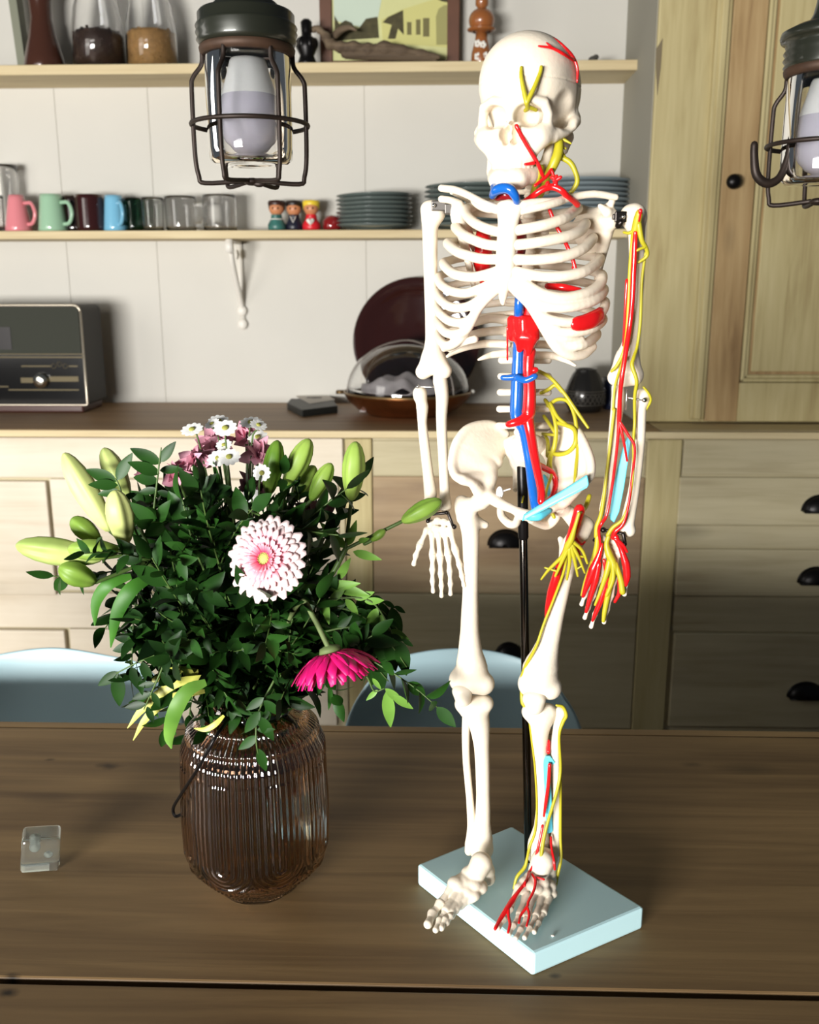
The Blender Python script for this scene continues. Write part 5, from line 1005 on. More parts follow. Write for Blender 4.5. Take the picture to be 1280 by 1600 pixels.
# ------------------------------------------------------------------ cage lamps
M_cage = mat('rusty iron wire', (46, 36, 30), rough=0.5, metal=0.5, var=0.4, vscale=90)
M_cap = mat('olive black enamel', (34, 36, 28), rough=0.35, metal=0.3, coat=0.3)
def lamp(cx_px, Y, label, hook=False, top=-40, rot=0.0, rs=1.0, dy=0):
    c = at(cx_px, 250, Y); u = mpp(c); k = lambda py: (at(cx_px, py+dy, Y).z-c.z)/u; R3 = lambda v: v*u
    t = thing('cage_lamp', label, 'lamp', c)
    def L(prof): return [(max(.0005, r*u*rs), k(y)*u) for r, y in prof]
    q = MB(); q.lathe(L([(1, 78), (68, 78), (70, 76), (74, 72), (71, 67), (75, 61), (71, 56), (75, 50), (71, 44), (73, 39), (70, 34), (80, 32), (82, 26), (80, 18), (60, 8), (40, 2), (34, -10), (30, -30), (30, -110), (1, -110)]) if hook else L([(1, 74), (70, 74), (72, 72), (76, 66), (74, 60), (77, 54), (75, 49), (77, 44), (75, 40), (73, 38), (73, 24), (70, 20), (50, 18), (49, 8), (45, 4), (34, 2), (33, -10), (30, -20), (30, -80), (1, -80)]), 48, c); q.build('cap', M_cap, t)
    q = MB(); q.lathe(L([(71, 74), (73, 78), (72, 84), (69, 88), (65, 90), (66, 78)]), 48, c); q.build('rust_ring', mat('rusty ring', (70, 50, 36), rough=0.6, metal=0.4, var=0.4, vscale=60), t)
    q = MB(); o = [(64, 80), (65, 100), (66, 150), (66, 200), (65, 235), (63, 250), (56, 257), (1, 258)]; i_ = [(1, 253), (54, 252), (60, 247), (62, 235), (63, 200), (63, 150), (62, 100), (61, 80)]
    q.lathe(L(o+i_+[o[0]]), 48, c); q.build('glass_jar', M_glass, t)
    q = MB(); q.lathe(L([(1, 92), (26, 92), (28, 96), (34, 120), (42, 146), (43, 150)]), 36, c); q.build('bulb_collar', mat('white bulb collar', (236, 238, 236), rough=0.4), t)
    q = MB(); q.lathe(L([(43, 150), (49, 170), (50, 185), (46, 205), (38, 222), (26, 234), (12, 239), (1, 240)]), 36, c); q.build('bulb', mat('frosted bulb globe', (196, 194, 206), rough=0.25, coat=0.4), t)
    q = MB(); q.ell(c+Vector((0.012, -0.01, k(250)*u)), (0.010, 0.006, 0.004), 12, 8); q.build('metal_clip', M_steel, t)
    # cage
    q = MB(); rc = R3(86)*rs; zr = k(196)*u; wr = R3(3.6)
    q.tube([c+Vector((rc*1.04*math.cos(a), rc*1.04*math.sin(a), zr)) for a in [2*PI*j/48 for j in range(48)]], wr, 8, closed=True)
    for j in range(6):
        a = rot+2*PI*j/6; d = Vector((math.cos(a), math.sin(a), 0))
        if hook and j == 3: continue
        pts = [c+d*R3(68)*rs+Vector((0, 0, k(84)*u)), c+d*R3(70)*rs+Vector((0, 0, k(104)*u)), c+d*rc*0.97+Vector((0, 0, k(124)*u)), c+d*rc+Vector((0, 0, k(145)*u)), c+d*rc+Vector((0, 0, k(240)*u)), c+d*rc*0.95+Vector((0, 0, k(276)*u)), c+d*rc*0.85+Vector((0, 0, k(287)*u)), c+d*R3(12)+Vector((0, 0, k(283)*u))]
        q.tube(smooth_path(pts, 4), wr, 8)
    q.ell(c+Vector((0, 0, k(284)*u)), (R3(14), R3(14), R3(6)), 14, 8); q.ell(c+Vector((R3(12), -R3(6), k(288)*u)), (R3(10), R3(5), R3(5)), 12, 8)
    q.build('wire_cage', M_cage, t)
    if hook:
        q = MB(); pts = [c+Vector((-R3(113), -R3(20), k(197)*u)), c+Vector((-R3(112), -R3(20), k(214)*u)), c+Vector((-R3(106), -R3(20), k(244)*u)), c+Vector((-R3(88), -R3(18), k(257)*u)), c+Vector((-R3(70), -R3(16), k(249)*u)), c+Vector((-R3(60), -R3(14), k(224)*u)), c+Vector((-R3(56), -R3(14), k(194)*u)), c+Vector((-R3(54), -R3(14), k(129)*u)), c+Vector((-R3(52), -R3(12), k(109)*u)), c+Vector((-R3(46), -R3(10), k(95)*u))]
        pts2, r2 = smooth_path(pts, 5, [R3(v) for v in (5.5, 6, 7, 7, 6, 5.5, 5, 4, 4, 4)]); q.tube(pts2, r2, 12); q.build('open_hook', M_cage, t, label='open iron hook of the cage')
    q = MB(); q.tube([c+Vector((0, 0, k(-75)*u)), c+Vector((0, 0, 0.9))], 0.004, 8); q.build('cord', M_iron, t)
    return t
lamp(393, 0.86, 'caged jar lamp hanging above the flowers, with bulb inside', rot=0.18)
lamp(1285, 0.86, 'caged jar lamp with open hook, cut by the right edge', hook=True, rot=0.45, rs=0.94, dy=31)

# ------------------------------------------------------------------ glass cube
c = at(64, 1322, 0.96); c.z = 0.772; c = atz(64, 1326, 0.771)
q = MB(); h = 0.020; q.box((-h, -h*.8, -h), (h, h*.8, h)); R = Matrix.Rotation(0.35, 3, 'Z') @ Matrix.Rotation(0.12, 3, 'Y'); q.v = [c+R @ v for v in q.v]
t = thing('glass_block', 'small clear glass block lying on the table left of the vase', 'glass block', (c.x, c.y, 0.75))
q.build('block', mat('cloudy glass', (225, 232, 226), rough=0.12, trans=0.95), t, smooth=False, bevel=0.004, bseg=3)
q = MB(); q.ell(c+Vector((-0.006, 0, 0.006)), (0.006, 0.006, 0.006), 14, 10); q.ell(c+Vector((0.008, 0, -0.004)), (0.005, 0.004, 0.004), 12, 8); q.build('inner_bubbles', mat('frosty bubbles', (190, 196, 190), rough=0.3, trans=0.7), t)
q = MB(); q.ell(atz(38, 1355, 0.7515), (0.004, 0.003, 0.0014), 12, 6); o = q.build('metal_bit', M_steel); tag(o, 'tiny shiny bit on the table beside the glass block', 'scrap')

# ------------------------------------------------------------------ vase
VY = 0.900; vb = at(402, 1300, VY); VX = vb.x; VC = Vector((VX, VY, 0.75)); uv = mpp(Vector((VX, VY, 0.85)))
zp = lambda py: at(400, py, VY).z
VH = zp(1092)-0.75
M_vase = mat('smoky amber glass', (196, 158, 130), rough=0.015, trans=1.0, ior=1.48, coat=0.0)
def vr(t):   # outer radius (px) by height fraction
    K_ = [(0, 52), (0.04, 66), (0.09, 74), (0.13, 92), (0.19, 106), (0.28, 113), (0.45, 114), (0.62, 112), (0.76, 110), (0.85, 101), (0.92, 82), (0.97, 62), (1.0, 58)]
    for (a, r), (b_, r2) in zip(K_, K_[1:]):
        if a <= t <= b_: s_ = (t-a)/(b_-a); s_ = s_*s_*(3-2*s_); return r+(r2-r)*s_
    return 58
def vase_fn(rr, z, a):
    t = (z-VC.z+0.0)/VH; n_pan = 8; ph = ((a/(2*PI)*n_pan+0.5+0.36) % 1)-0.5; w = 2*PI/n_pan*rr
    X_ = ph*w; u0 = 0.30*VH; Z_ = t*VH
    if t > 0.70: d = math.cos(X_/(w/2)*PI*9); g = 1
    elif Z_ > u0: d = math.cos(abs(X_)/(w/2)*PI*9); g = 1
    else:
        rad = math.hypot(X_, Z_-u0)
        if rad < w*0.62 and t > 0.10: d = math.cos(rad/(w/2)*PI*9); g = 1
        else: d = math.cos(X_/(w/2)*PI*9); g = 0.7
    e = 1 if 0.05 < t < 0.93 else 0
    lobe = 0.012*math.cos(ph*2*PI) if t < 0.72 else 0
    return rr*(1+lobe)+0.0007*d*g*e
nz, na = 180, 720
prof = []
for i in range(nz): t_ = i/(nz-1); prof.append((vr(t_)*uv, VC.z+t_*VH))
V = []; Fc = []
for j, (r, z) in enumerate(prof):
    for i in range(na):
        a = 2*PI*i/na; rr = vase_fn(r, z, a); V.append(Vector((VX+rr*math.cos(a), VY+rr*math.sin(a), z)))
inner = [(max(0.002, r-0.0035), max(z, VC.z+0.008)) for r, z in prof[::-4]]+[(0.002, VC.z+0.008)]
nI = len(prof)
for (r, z) in inner:
    for i in range(na): a = 2*PI*i/na; V.append(Vector((VX+r*math.cos(a), VY+r*math.sin(a), z)))
for j in range(nI+len(inner)-1):
    for i in range(na): Fc.append([j*na+i, j*na+(i+1) % na, (j+1)*na+(i+1) % na, (j+1)*na+i])
Fc.append([i for i in range(na)][::-1])
M_vase.node_tree.nodes['Principled BSDF'].inputs['Coat Weight'].default_value = 0.6; M_vase.node_tree.nodes['Principled BSDF'].inputs['Coat IOR'].default_value = 1.9; M_vase.node_tree.nodes['Principled BSDF'].inputs['Coat Roughness'].default_value = 0.03
vt = thing('ribbed_vase', 'smoky amber glass vase with ribbed U patterns on the table', 'vase', VC)
link('glass_body', V, Fc, M_vase, vt)
q = MB(); wl = 0.66; pw_ = [(0.001, 0.009)]+[((vr(t_)*uv-0.0045), max(0.0095, t_*VH)) for t_ in np.linspace(0.05, wl, 24)]+[(0.001, wl*VH)]; q.lathe(pw_, 64, VC); o = q.build('vase_water', mat('greenish flower water', (190, 180, 130), rough=0.0, trans=1.0, ior=1.33)); tag(o, 'greenish water filling two thirds of the amber vase', 'water', kind='stuff')
pts = [at(360, 1120, VY-0.04), at(338, 1150, VY-0.085), at(310, 1200, VY-0.08), at(285, 1238, VY-0.05), at(271, 1262, VY-0.03), at(274, 1275, VY-0.028), at(284, 1272, VY-0.025)]
q = MB(); q.tube(smooth_path(pts, 6), 0.0017, 8); q.tube([VC+Vector((60*uv*math.cos(a), 60*uv*math.sin(a), VH*0.955)) for a in [2*PI*k/40 for k in range(40)]], 0.0015, 6, closed=True); q.build('wire_handle', M_iron, vt, label='thin black wire handle')

# ------------------------------------------------------------------ bouquet
def leafmat(n, c1, c2, rough=0.42):
    m = bpy.data.materials.new(n); m.use_nodes = True; nt = m.node_tree; b = nt.nodes['Principled BSDF']
    tc = nt.nodes.new('ShaderNodeTexCoord'); nn = nt.nodes.new('ShaderNodeTexNoise'); nn.inputs['Scale'].default_value = 26; nt.links.new(tc.outputs['Object'], nn.inputs[0])
    oi = nt.nodes.new('ShaderNodeObjectInfo'); ad = nt.nodes.new('ShaderNodeMath'); ad.operation = 'MULTIPLY_ADD'; nt.links.new(oi.outputs['Random'], ad.inputs[0]); ad.inputs[1].default_value = 0.5; nt.links.new(nn.outputs['Fac'], ad.inputs[2])
    r = nt.nodes.new('ShaderNodeValToRGB'); r.color_ramp.elements[0].position = 0.4; r.color_ramp.elements[0].color = srgb(*c1); r.color_ramp.elements[1].position = 0.95; r.color_ramp.elements[1].color = srgb(*c2)
    nt.links.new(ad.outputs[0], r.inputs[0]); nt.links.new(r.outputs[0], b.inputs['Base Color']); b.inputs['Roughness'].default_value = rough; b.inputs['Specular IOR Level'].default_value = 0.18; b.inputs['Subsurface Weight'].default_value = 0.0; return m
M_leaf = leafmat('deep green leaf', (10, 28, 9), (34, 70, 22)); M_leafb = leafmat('fresh green leaf', (58, 100, 30), (104, 146, 60)); M_stem = mat('green stem', (72, 96, 44), rough=0.5)
M_budg = None
def leaf(q, p, d, up, L, w, fold=0.25, curl=0.25, mi=0, tipw=1.0, n=7):
    d = Vector(d).normalized(); s_ = d.cross(Vector(up)).normalized(); nrm = s_.cross(d).normalized(); V = []; Fc = []
    for i in range(n+1):
        t = i/n; ww = w*(math.sin(PI*min(1, t**0.85*0.97+0.015))**0.85)*0.5*(1-0.15*t); c = Vector(p)+d*(L*t)-nrm*(curl*L*t*t)
        V += [c-s_*ww+nrm*(fold*ww), c, c+s_*ww+nrm*(fold*ww)]
    for i in range(n):
        a = i*3; Fc += [[a, a+1, a+4, a+3], [a+1, a+2, a+5, a+4]]
    q.add(V, Fc, mi)
def sprig_mesh(L, nl, ll, lw, seed, bend=0.25, start=0.2, leafm=None, droop=0.0):
    rnd = random.Random(seed); q = MB(); pts = [Vector((bend*L*(t*t)*0.6, 0.02*L*math.sin(t*5+seed), L*t*(1-0.12*bend*t))) for t in [i/10 for i in range(11)]]
    q.tube(pts, [0.0014*(1-0.55*i/10) for i in range(11)], 6, mi=1)
    def pt(t): i = min(9, int(t*10)); f_ = t*10-i; return pts[i]*(1-f_)+pts[i+1]*f_, (pts[i+1]-pts[i]).normalized()
    for k in range(nl):
        t = start+(1-start)*(k/(nl-1)) if nl > 1 else 1; p, tn = pt(min(0.999, t)); az = k*2.4+rnd.uniform(-.4, .4)
        if k % 2: az += PI*0.15
        side = Vector((math.cos(az), math.sin(az), 0)); ang = rnd.uniform(0.6, 1.1)*(1-0.75*(k == nl-1)); d = (tn*math.cos(ang)+side*math.sin(ang))
        d.z -= droop; sc = rnd.uniform(0.75, 1.15)*(1-0.25*t)
        leaf(q, p, d, Vector((rnd.uniform(-.4, .4), rnd.uniform(-.4, .4), 1)) if abs(d.normalized().z) < 0.9 else side, ll*sc, lw*sc, rnd.uniform(.1, .5), rnd.uniform(-.1, .35), 0)
    return q
FO = VC+Vector((0, 0, VH*0.97))
protos = []
specs = [(0.20, 17, 0.041, 0.019), (0.24, 21, 0.039, 0.018), (0.17, 15, 0.043, 0.02), (0.22, 19, 0.036, 0.017), (0.14, 14, 0.039, 0.020), (0.10, 12, 0.039, 0.020)]
for i, (L, nl, ll, lw) in enumerate(specs):
    t = thing('foliage_sprig', '', 'foliage', (0, 0, 0)); sprig_mesh(L, nl, ll, lw, i, 0.08+0.05*i, 0.12).build('leafy_stem', [M_leaf, M_stem], t); protos.append(t)
used = [False]*len(protos)
LAB = 'dark green leafy sprig packed among others in the bouquet'
def place(i, base, direction, roll, scale=1.0, label=LAB, group='leafy sprigs filling the bouquet'):
    t = protos[i] if not used[i] else copy_thing(protos[i]); used[i] = True
    d = Vector(direction).normalized(); Q = d.to_track_quat('Z', 'Y') @ Quaternion((0, 0, 1), roll)
    t.location = base; t.rotation_mode = 'QUATERNION'; t.rotation_quaternion = Q; t.scale = (scale,)*3; t['label'] = label
    if group: t['group'] = group
    elif 'group' in t: del t['group']
    return t
rnd = random.Random(11)
# crown of the bouquet: sprig tips spread through the outline seen in the photo
OUT = [(212, 860), (235, 800), (285, 765), (335, 745), (380, 770), (440, 800), (490, 840), (505, 900), (545, 950), (575, 1000), (550, 1035), (495, 1000), (470, 1060), (450, 1105), (400, 1140), (345, 1120), (300, 1095), (235, 1060), (225, 1000), (200, 940)]
def inside(x, y):
    c = False; n = len(OUT)
    for i in range(n):
        (x1, y1), (x2, y2) = OUT[i], OUT[(i+1) % n]
        if (y1 > y) != (y2 > y) and x < (x2-x1)*(y-y1)/(y2-y1)+x1: c = not c
    return c
def region(x, y):
    if y > 1010: return ('hanging over the front of the vase rim', 'sprigs over the vase rim')
    if y < 830: return ('in the upper part of the bouquet under the daisies', 'sprigs in the upper part of the bouquet')
    if x < 330: return ('in the left side of the bouquet', 'sprigs in the left side of the bouquet')
    if x > 470: return ('in the right side of the bouquet behind the gerberas', 'sprigs in the right side of the bouquet')
    return ('in the dense dark middle of the bouquet', 'sprigs in the middle of the bouquet')
cnt_ = 0
while cnt_ < 118:
    tx, ty = rnd.uniform(195, 580), rnd.uniform(740, 1145)
    if not inside(tx, ty): continue
    if cnt_ % 3 == 0 and inside(tx*1.12-405*.12, ty*1.12-930*.12): continue
    cnt_ += 1; dy = rnd.uniform(-0.10, 0.09)
    T = at(tx, ty, VY+dy); b0 = FO+Vector((rnd.uniform(-.03, .03), rnd.uniform(-.03, .03), -0.02 if ty < 980 else 0.03+rnd.uniform(0, .05))); d = T-b0; dist = d.length
    i = min(range(6), key=lambda j: abs(specs[j][0]-dist)) if rnd.random() < .6 else rnd.randrange(6)
    L = specs[i][0]; sc = rnd.uniform(.85, 1.1) if dist > L else max(0.62, dist/L); r_, g_ = region(tx, ty)
    place(i, T-d.normalized()*L*sc*0.97, d, rnd.uniform(0, 6.28), sc, 'dark green leafy sprig '+r_, g_)
for k in range(60):
    while True:
        tx, ty = rnd.uniform(200, 570), rnd.uniform(740, 1120)
        if inside(tx*1.08-405*.08, ty*1.08-930*.08): break
    r_, g_ = region(tx, ty)
    place(4+k % 2, at(tx, ty, VY+rnd.uniform(-.08, .05)), (rnd.uniform(-.6, .6), rnd.uniform(-1, .0), rnd.uniform(-.6, .6)), rnd.uniform(0, 6.28), rnd.uniform(.6, .85), 'dark green leafy sprig '+r_, g_)
# individually seen sprigs: traced stems with paired oval leaves
def traced(name, pts, leaves, label, m=M_leaf, w=0.42, cat='foliage', r=0.0012, dbase=None):
    c0 = at(pts[0][0], pts[0][1], VY-pts[0][2]); t = thing(name, label, cat, c0); q = MB()
    P_ = smooth_path([at(x, y, VY-d) for x, y, d in pts], 5); q.tube(P_, [r*(1-0.5*i/len(P_)) for i in range(len(P_))], 6, mi=1)
    for (x0, y0, x1, y1, d, dd) in leaves:
        a = at(x0, y0, VY-d); b_ = at(x1, y1, VY-d-dd); D = b_-a; leaf(q, a, D, Vector((0.15, -1, 0.35)), D.length, D.length*w, 0.2, 0.06, 0, n=9)
    q.build('leafy_stem', [m, M_stem], t); return t
traced('foliage_sprig', [(330, 900, .05), (375, 840, .05), (240, 800, .06), (245, 757, .06), (250, 715, .06), (252, 700, .06)][2:], [(251, 724, 203, 700, .06, .0), (250, 722, 274, 690, .06, .0), (249, 740, 200, 722, .06, .01), (247, 752, 207, 745, .06, -.01), (250, 735, 285, 732, .05, .0), (246, 765, 215, 770, .06, 0), (246, 768, 272, 776, .06, 0)], 'dark green sprig with pointed leaves at the upper left of the bouquet')
traced('foliage_sprig', [(225, 860, .06), (200, 800, .06), (186, 758, .06), (180, 748, .06)], [(182, 752, 133, 733, .06, .0), (183, 750, 206, 708, .06, .0), (184, 758, 138, 757, .06, .01), (187, 768, 152, 772, .06, .0), (192, 780, 215, 770, .06, 0), (198, 800, 176, 812, .06, 0)], 'dark green sprig lying over the upper left lily buds')
traced('foliage_sprig', [(300, 985, .07), (250, 1020, .08), (215, 1035, .08), (182, 1052, .08)], [(186, 1050, 152, 1072, .08, .0), (184, 1052, 186, 1105, .08, .0), (205, 1042, 222, 1082, .08, .0), (222, 1034, 236, 1070, .08, 0)], 'dark green drooping sprig at the lower left edge of the bouquet')
traced('foliage_sprig', [(268, 1000, .09), (255, 1040, .09), (240, 1075, .09), (225, 1108, .09)], [(228, 1100, 194, 1106, .09, .0), (230, 1104, 240, 1130, .09, .0), (236, 1082, 205, 1093, .09, .0), (238, 1082, 250, 1106, .09, 0), (242, 1068, 216, 1072, .09, 0), (252, 1050, 272, 1078, .09, 0)], 'dark green sprig with small leaves hanging beside the vase neck at left')
traced('foliage_sprig', [(430, 1060, .08), (405, 1110, .09), (400, 1150, .10), (404, 1185, .10)], [(402, 1150, 372, 1172, .10, 0), (404, 1170, 416, 1206, .10, 0), (406, 1120, 428, 1158, .10, 0), (406, 1112, 382, 1146, .10, 0), (402, 1140, 430, 1140, .10, 0), (412, 1095, 440, 1118, .1, 0), (412, 1090, 384, 1110, .1, 0)], 'dark green sprig hanging over the front of the vase')
traced('foliage_sprig', [(470, 950, .04), (530, 935, .04), (580, 940, .04), (610, 985, .04), (618, 1020, .04)], [(590, 950, 572, 985, .04, 0), (598, 960, 580, 1000, .04, 0), (604, 972, 592, 1012, .04, 0), (608, 985, 640, 1000, .04, 0), (612, 1000, 638, 1028, .04, 0), (540, 936, 560, 960, .04, 0), (555, 936, 585, 925, .04, 0), (570, 940, 600, 938, .04, 0), (515, 940, 540, 918, .04, 0)], 'green sprig arching out at the right side of the bouquet', m=M_leafb)
for gi, (ox, oy, dpt) in enumerate(((0, 0, .02), (22, 30, .05), (-14, 52, .0), (10, -22, -.02))):
    traced('foliage_sprig', [(470+ox*.3, 965+oy, dpt), (530+ox, 950+oy, dpt), (585+ox, 975+oy, dpt), (618+ox*.8, 1012+oy, dpt)], sum([[(500+ox+i*17, 955+oy+max(0, i-4)*8, 512+ox+i*17, 985+oy+i*7, dpt, 0), (505+ox+i*17, 953+oy+max(0, i-4)*8, 528+ox+i*16, 932+oy+i*8, dpt, 0)] for i in range(7)], []), ('dark green sprig at the right side of the bouquet, above the magenta gerbera', 'dark green sprig reaching lowest at the right of the bouquet', 'dark green sprig beside the magenta gerbera', 'small dark sprig behind the right side of the bouquet')[gi])
traced('foliage_sprig', [(560, 1040, .04), (575, 1060, .04), (585, 1080, .04), (600, 1076, .04)], [(590, 1078, 572, 1095, .04, 0), (602, 1076, 632, 1100, .04, 0), (604, 1080, 611, 1138, .04, 0), (612, 1086, 646, 1108, .04, 0), (582, 1060, 596, 1078, .04, 0)], 'lone green leaflets hanging below the magenta gerbera at right', m=M_leafb, w=0.34)
# blades near the vase neck
M_leafc = leafmat('mid green leaf', (26, 66, 18), (60, 110, 36)); M_yel = mat('yellow green leaf', (206, 206, 96), rough=0.45, var=0.3, vscale=20)
def blade(L, w, m, label):
    pts = smooth_path([at(x, y, VY-d) for x, y, d in L], 4); q = MB(); n = len(pts); V = []; ww = w*mpp(pts[0])
    for i, p in enumerate(pts):
        t = i/(n-1); tn = (pts[min(n-1, i+1)]-pts[max(0, i-1)]).normalized(); s_ = tn.cross(Vector((0.25, -1, 0.5))).normalized(); nr = s_.cross(tn); h_ = ww*0.5*max(0.04, math.sin(PI*min(1, .12+.88*t)))**0.8
        V += [p-s_*h_-nr*h_*.3, p, p+s_*h_-nr*h_*.3]
    q.add(V, [[i*3+k, i*3+k+1, i*3+k+4, i*3+k+3] for i in range(n-1) for k in (0, 1)]); o = q.build('lily_leaf', m); tag(o, label, 'leaf', None)
blade([(322, 1066, .09), (292, 1080, .10), (272, 1115, .105), (264, 1150, .10), (268, 1170, .10)], 24, M_leafb, 'long bright green leaf curving down left of the vase neck')
blade([(315, 1058, .07), (270, 1070, .078), (225, 1105, .08), (199, 1138, .08)], 15, M_yel, 'narrow yellow leaf beside the vase neck, upper of two pointing down left')
blade([(320, 1080, .07), (270, 1090, .078), (230, 1120, .08), (208, 1157, .08)], 14, M_yel, 'narrow yellow leaf beside the vase neck, lower of two pointing down left')
blade([(310, 1050, .06), (270, 1052, .07), (232, 1066, .07)], 20, M_yel, 'short broad yellow green leaf behind the dark sprig at the vase neck')
blade([(350, 1118, .085), (336, 1132, .09), (320, 1140, .09), (303, 1138, .09)], 9, M_yel, 'thin yellow leaf curling across the vase shoulder')
blade([(205, 900, .06), (170, 912, .07), (150, 940, .07), (148, 978, .07)], 20, M_leafc, 'glossy green leaf hooking down below the left lily buds')
blade([(240, 900, .06), (205, 920, .075), (182, 960, .078), (173, 1012, .075)], 24, M_leafc, 'long glossy green leaf at the left edge of the bouquet')

# lilies
def budmat(n, c1, c2):
    return leafmat(n, c1, c2, 0.4)
M_budp = budmat('pale lily bud', (150, 172, 92), (204, 212, 136)); M_budg = budmat('green lily bud', (84, 120, 36), (140, 168, 76))
def bud(parent, a, b_, w, m, name='bud'):
    A = at(a[0], a[1], VY-a[2]); B = at(b_[0], b_[1], VY-b_[2]); D = B-A; L = D.length; R = D.normalized().to_track_quat('Z', 'Y').to_matrix(); r = w/2*mpp(A)
    prof = [(0.10, 0), (0.30, 0.02), (0.55, 0.10), (0.8, 0.25), (0.98, 0.45), (1.0, 0.60), (0.88, 0.76), (0.62, 0.90), (0.36, 0.97), (0.12, 1.0), (0.01, 1.0)]
    q = MB(); q.lathe([(x*r, z*L) for x, z in prof], 36, A, R, fn=lambda rr, z, t: rr*(1-0.13*abs(math.cos(1.5*t))**6-0.03*math.cos(6*t))); return q.build(name, m, parent)
def lily(label, stem, buds):
    c0 = at(stem[0][0], stem[0][1], VY-stem[0][2]); t = thing('lily', label, 'flower', c0); q = MB()
    q.tube(smooth_path([at(x, y, VY-d) for x, y, d in stem], 5), 0.0026, 8)
    for b_ in buds: q.tube(smooth_path([at(*b_[0][:2], VY-b_[0][2]), at(*b_[1][:2], VY-b_[1][2])], 3), 0.0018, 8)
    q.build('stem', M_stem, t)
    for b_ in buds: bud(t, b_[1], b_[2], b_[3], b_[4])
    return t
S0 = (398, 1120, 0)
l1 = lily('cluster of long pale green lily buds pointing out at the left', [S0, (330, 1000, .03), (250, 900, .04), (215, 865, .05)],
    [((215, 865, .05), (172, 830, .055), (100, 708, .05), 42, M_budp), ((215, 865, .05), (160, 872, .07), (25, 852, .08), 44, M_budp), ((215, 865, .05), (195, 852, .07), (180, 766, .075), 44, M_budp), ((215, 865, .05), (186, 860, .095), (106, 858, .10), 34, M_budg), ((225, 880, .05), (150, 910, .08), (92, 886, .09), 38, M_budg), ((215, 865, .05), (155, 845, .04), (112, 810, .035), 34, M_budg), ((230, 850, .04), (200, 780, .03), (162, 700, .02), 36, M_budp)])
l2 = lily('green lily stem with four upright buds right of the daisies', [S0, (410, 980, .01), (425, 880, .02), (430, 830, .02)],
    [((420, 850, .02), (419, 774, .03), (434, 688, .03), 32, M_budg), ((430, 840, .02), (448, 760, .02), (484, 686, .02), 34, M_budg), ((430, 840, .01), (458, 782, .0), (492, 728, .0), 30, M_budg), ((430, 840, .03), (486, 782, .03), (518, 724, .03), 28, M_budg)])
l3 = lily('tall branching lily stem with a single upright bud at right', [S0, (450, 1000, .02), (500, 920, .03), (520, 895, .03), (540, 858, .03)],
    [((540, 858, .03), (549, 782, .03), (556, 690, .03), 36, M_budg), ((540, 858, .03), (628, 815, .03), (690, 782, .03), 30, M_budg), ((570, 850, .03), (580, 845, .032), (602, 828, .034), 14, M_budg)])
q = MB()
for (x0, y0, x1, y1) in ((540, 856, 502, 818), (544, 852, 556, 816), (552, 862, 594, 874), (506, 918, 560, 912), (500, 920, 455, 912), (520, 915, 575, 930), (528, 905, 546, 875), (504, 930, 514, 975), (560, 846, 575, 842)):
    a = at(x0, y0, VY-.03); b_ = at(x1, y1, VY-.045); D = b_-a; leaf(q, a, D, (0.1, -1, .3), D.length, D.length*.3, .25, .1)
q.build('lily_leaves', M_leafb, l3)

# gerberas
def petal(q, c, M, ang, r0, L, w, lift, droop, mi=0, n=5):
    V = []; 
    for i in range(n+1):
        t = i/n; rr = r0+L*t; z = lift*t-droop*t*t; ww = w*0.5*(0.45+0.75*math.sin(PI*min(1, 0.15+t*0.78)))*(1 if i < n else 0.55)
        for s_ in (-1, 0, 1): v = Vector((rr, s_*ww, z-(abs(s_)*0.12*ww))); v = Matrix.Rotation(ang, 3, 'Z') @ v; V.append(Vector(c)+M @ v)
    q.add(V, [[i*3+k, i*3+k+1, i*3+k+4, i*3+k+3] for i in range(n) for k in (0, 1)], mi)
def petmat(n, inner, outer, r):
    m = bpy.data.materials.new(n); m.use_nodes = True; return m
def gerbera(label, c, normal, R0, rings, mats, centre, stem, cup=0.0):
    C0 = at(*c[:2], VY-c[2]); t = thing('gerbera', label, 'flower', at(*stem[0][:2], VY-stem[0][2])); M = Vector(normal).normalized().to_track_quat('Z', 'Y').to_matrix(); rg = random.Random(3)
    for k, (n, r0, L, w, lift, droop, mi, z0) in enumerate(rings):
        q = MB()
        for i in range(n): petal(q, C0+M @ Vector((0, 0, z0*R0)), M, 2*PI*(i+0.5*(k % 2)+rg.uniform(-.2, .2))/n, r0*R0, L*R0*rg.uniform(.93, 1.06), w*R0, lift*R0*rg.uniform(.7, 1.3), droop*R0, 0)
        o = q.build('petal_ring', mats[mi], t); sm = o.modifiers.new('s', 'SOLIDIFY'); sm.thickness = 0.0004
    q = MB(); q.ell(C0+M @ Vector((0, 0, 0.02*R0)), (R0*0.16, R0*.16, R0*.07), 20, 10, M)
    for i in range(60): a = i*2.4; rr = R0*0.17*math.sqrt(i/60); q.ell(C0+M @ Vector((rr*math.cos(a), rr*math.sin(a), 0.08*R0)), R0*0.014, 6, 4)
    q.build('flower_centre', centre, t)
    q = MB(); q.tube(smooth_path([at(x, y, VY-d) for x, y, d in stem], 6), 0.0024, 8); q.lathe([(0.0025, -0.2*R0), (R0*0.24, -0.14*R0), (R0*0.28, -0.02*R0), (0.001, -.01*R0)], 20, C0, M); q.build('stem', mat('fuzzy stem', (96, 112, 66), rough=0.7), t); return t
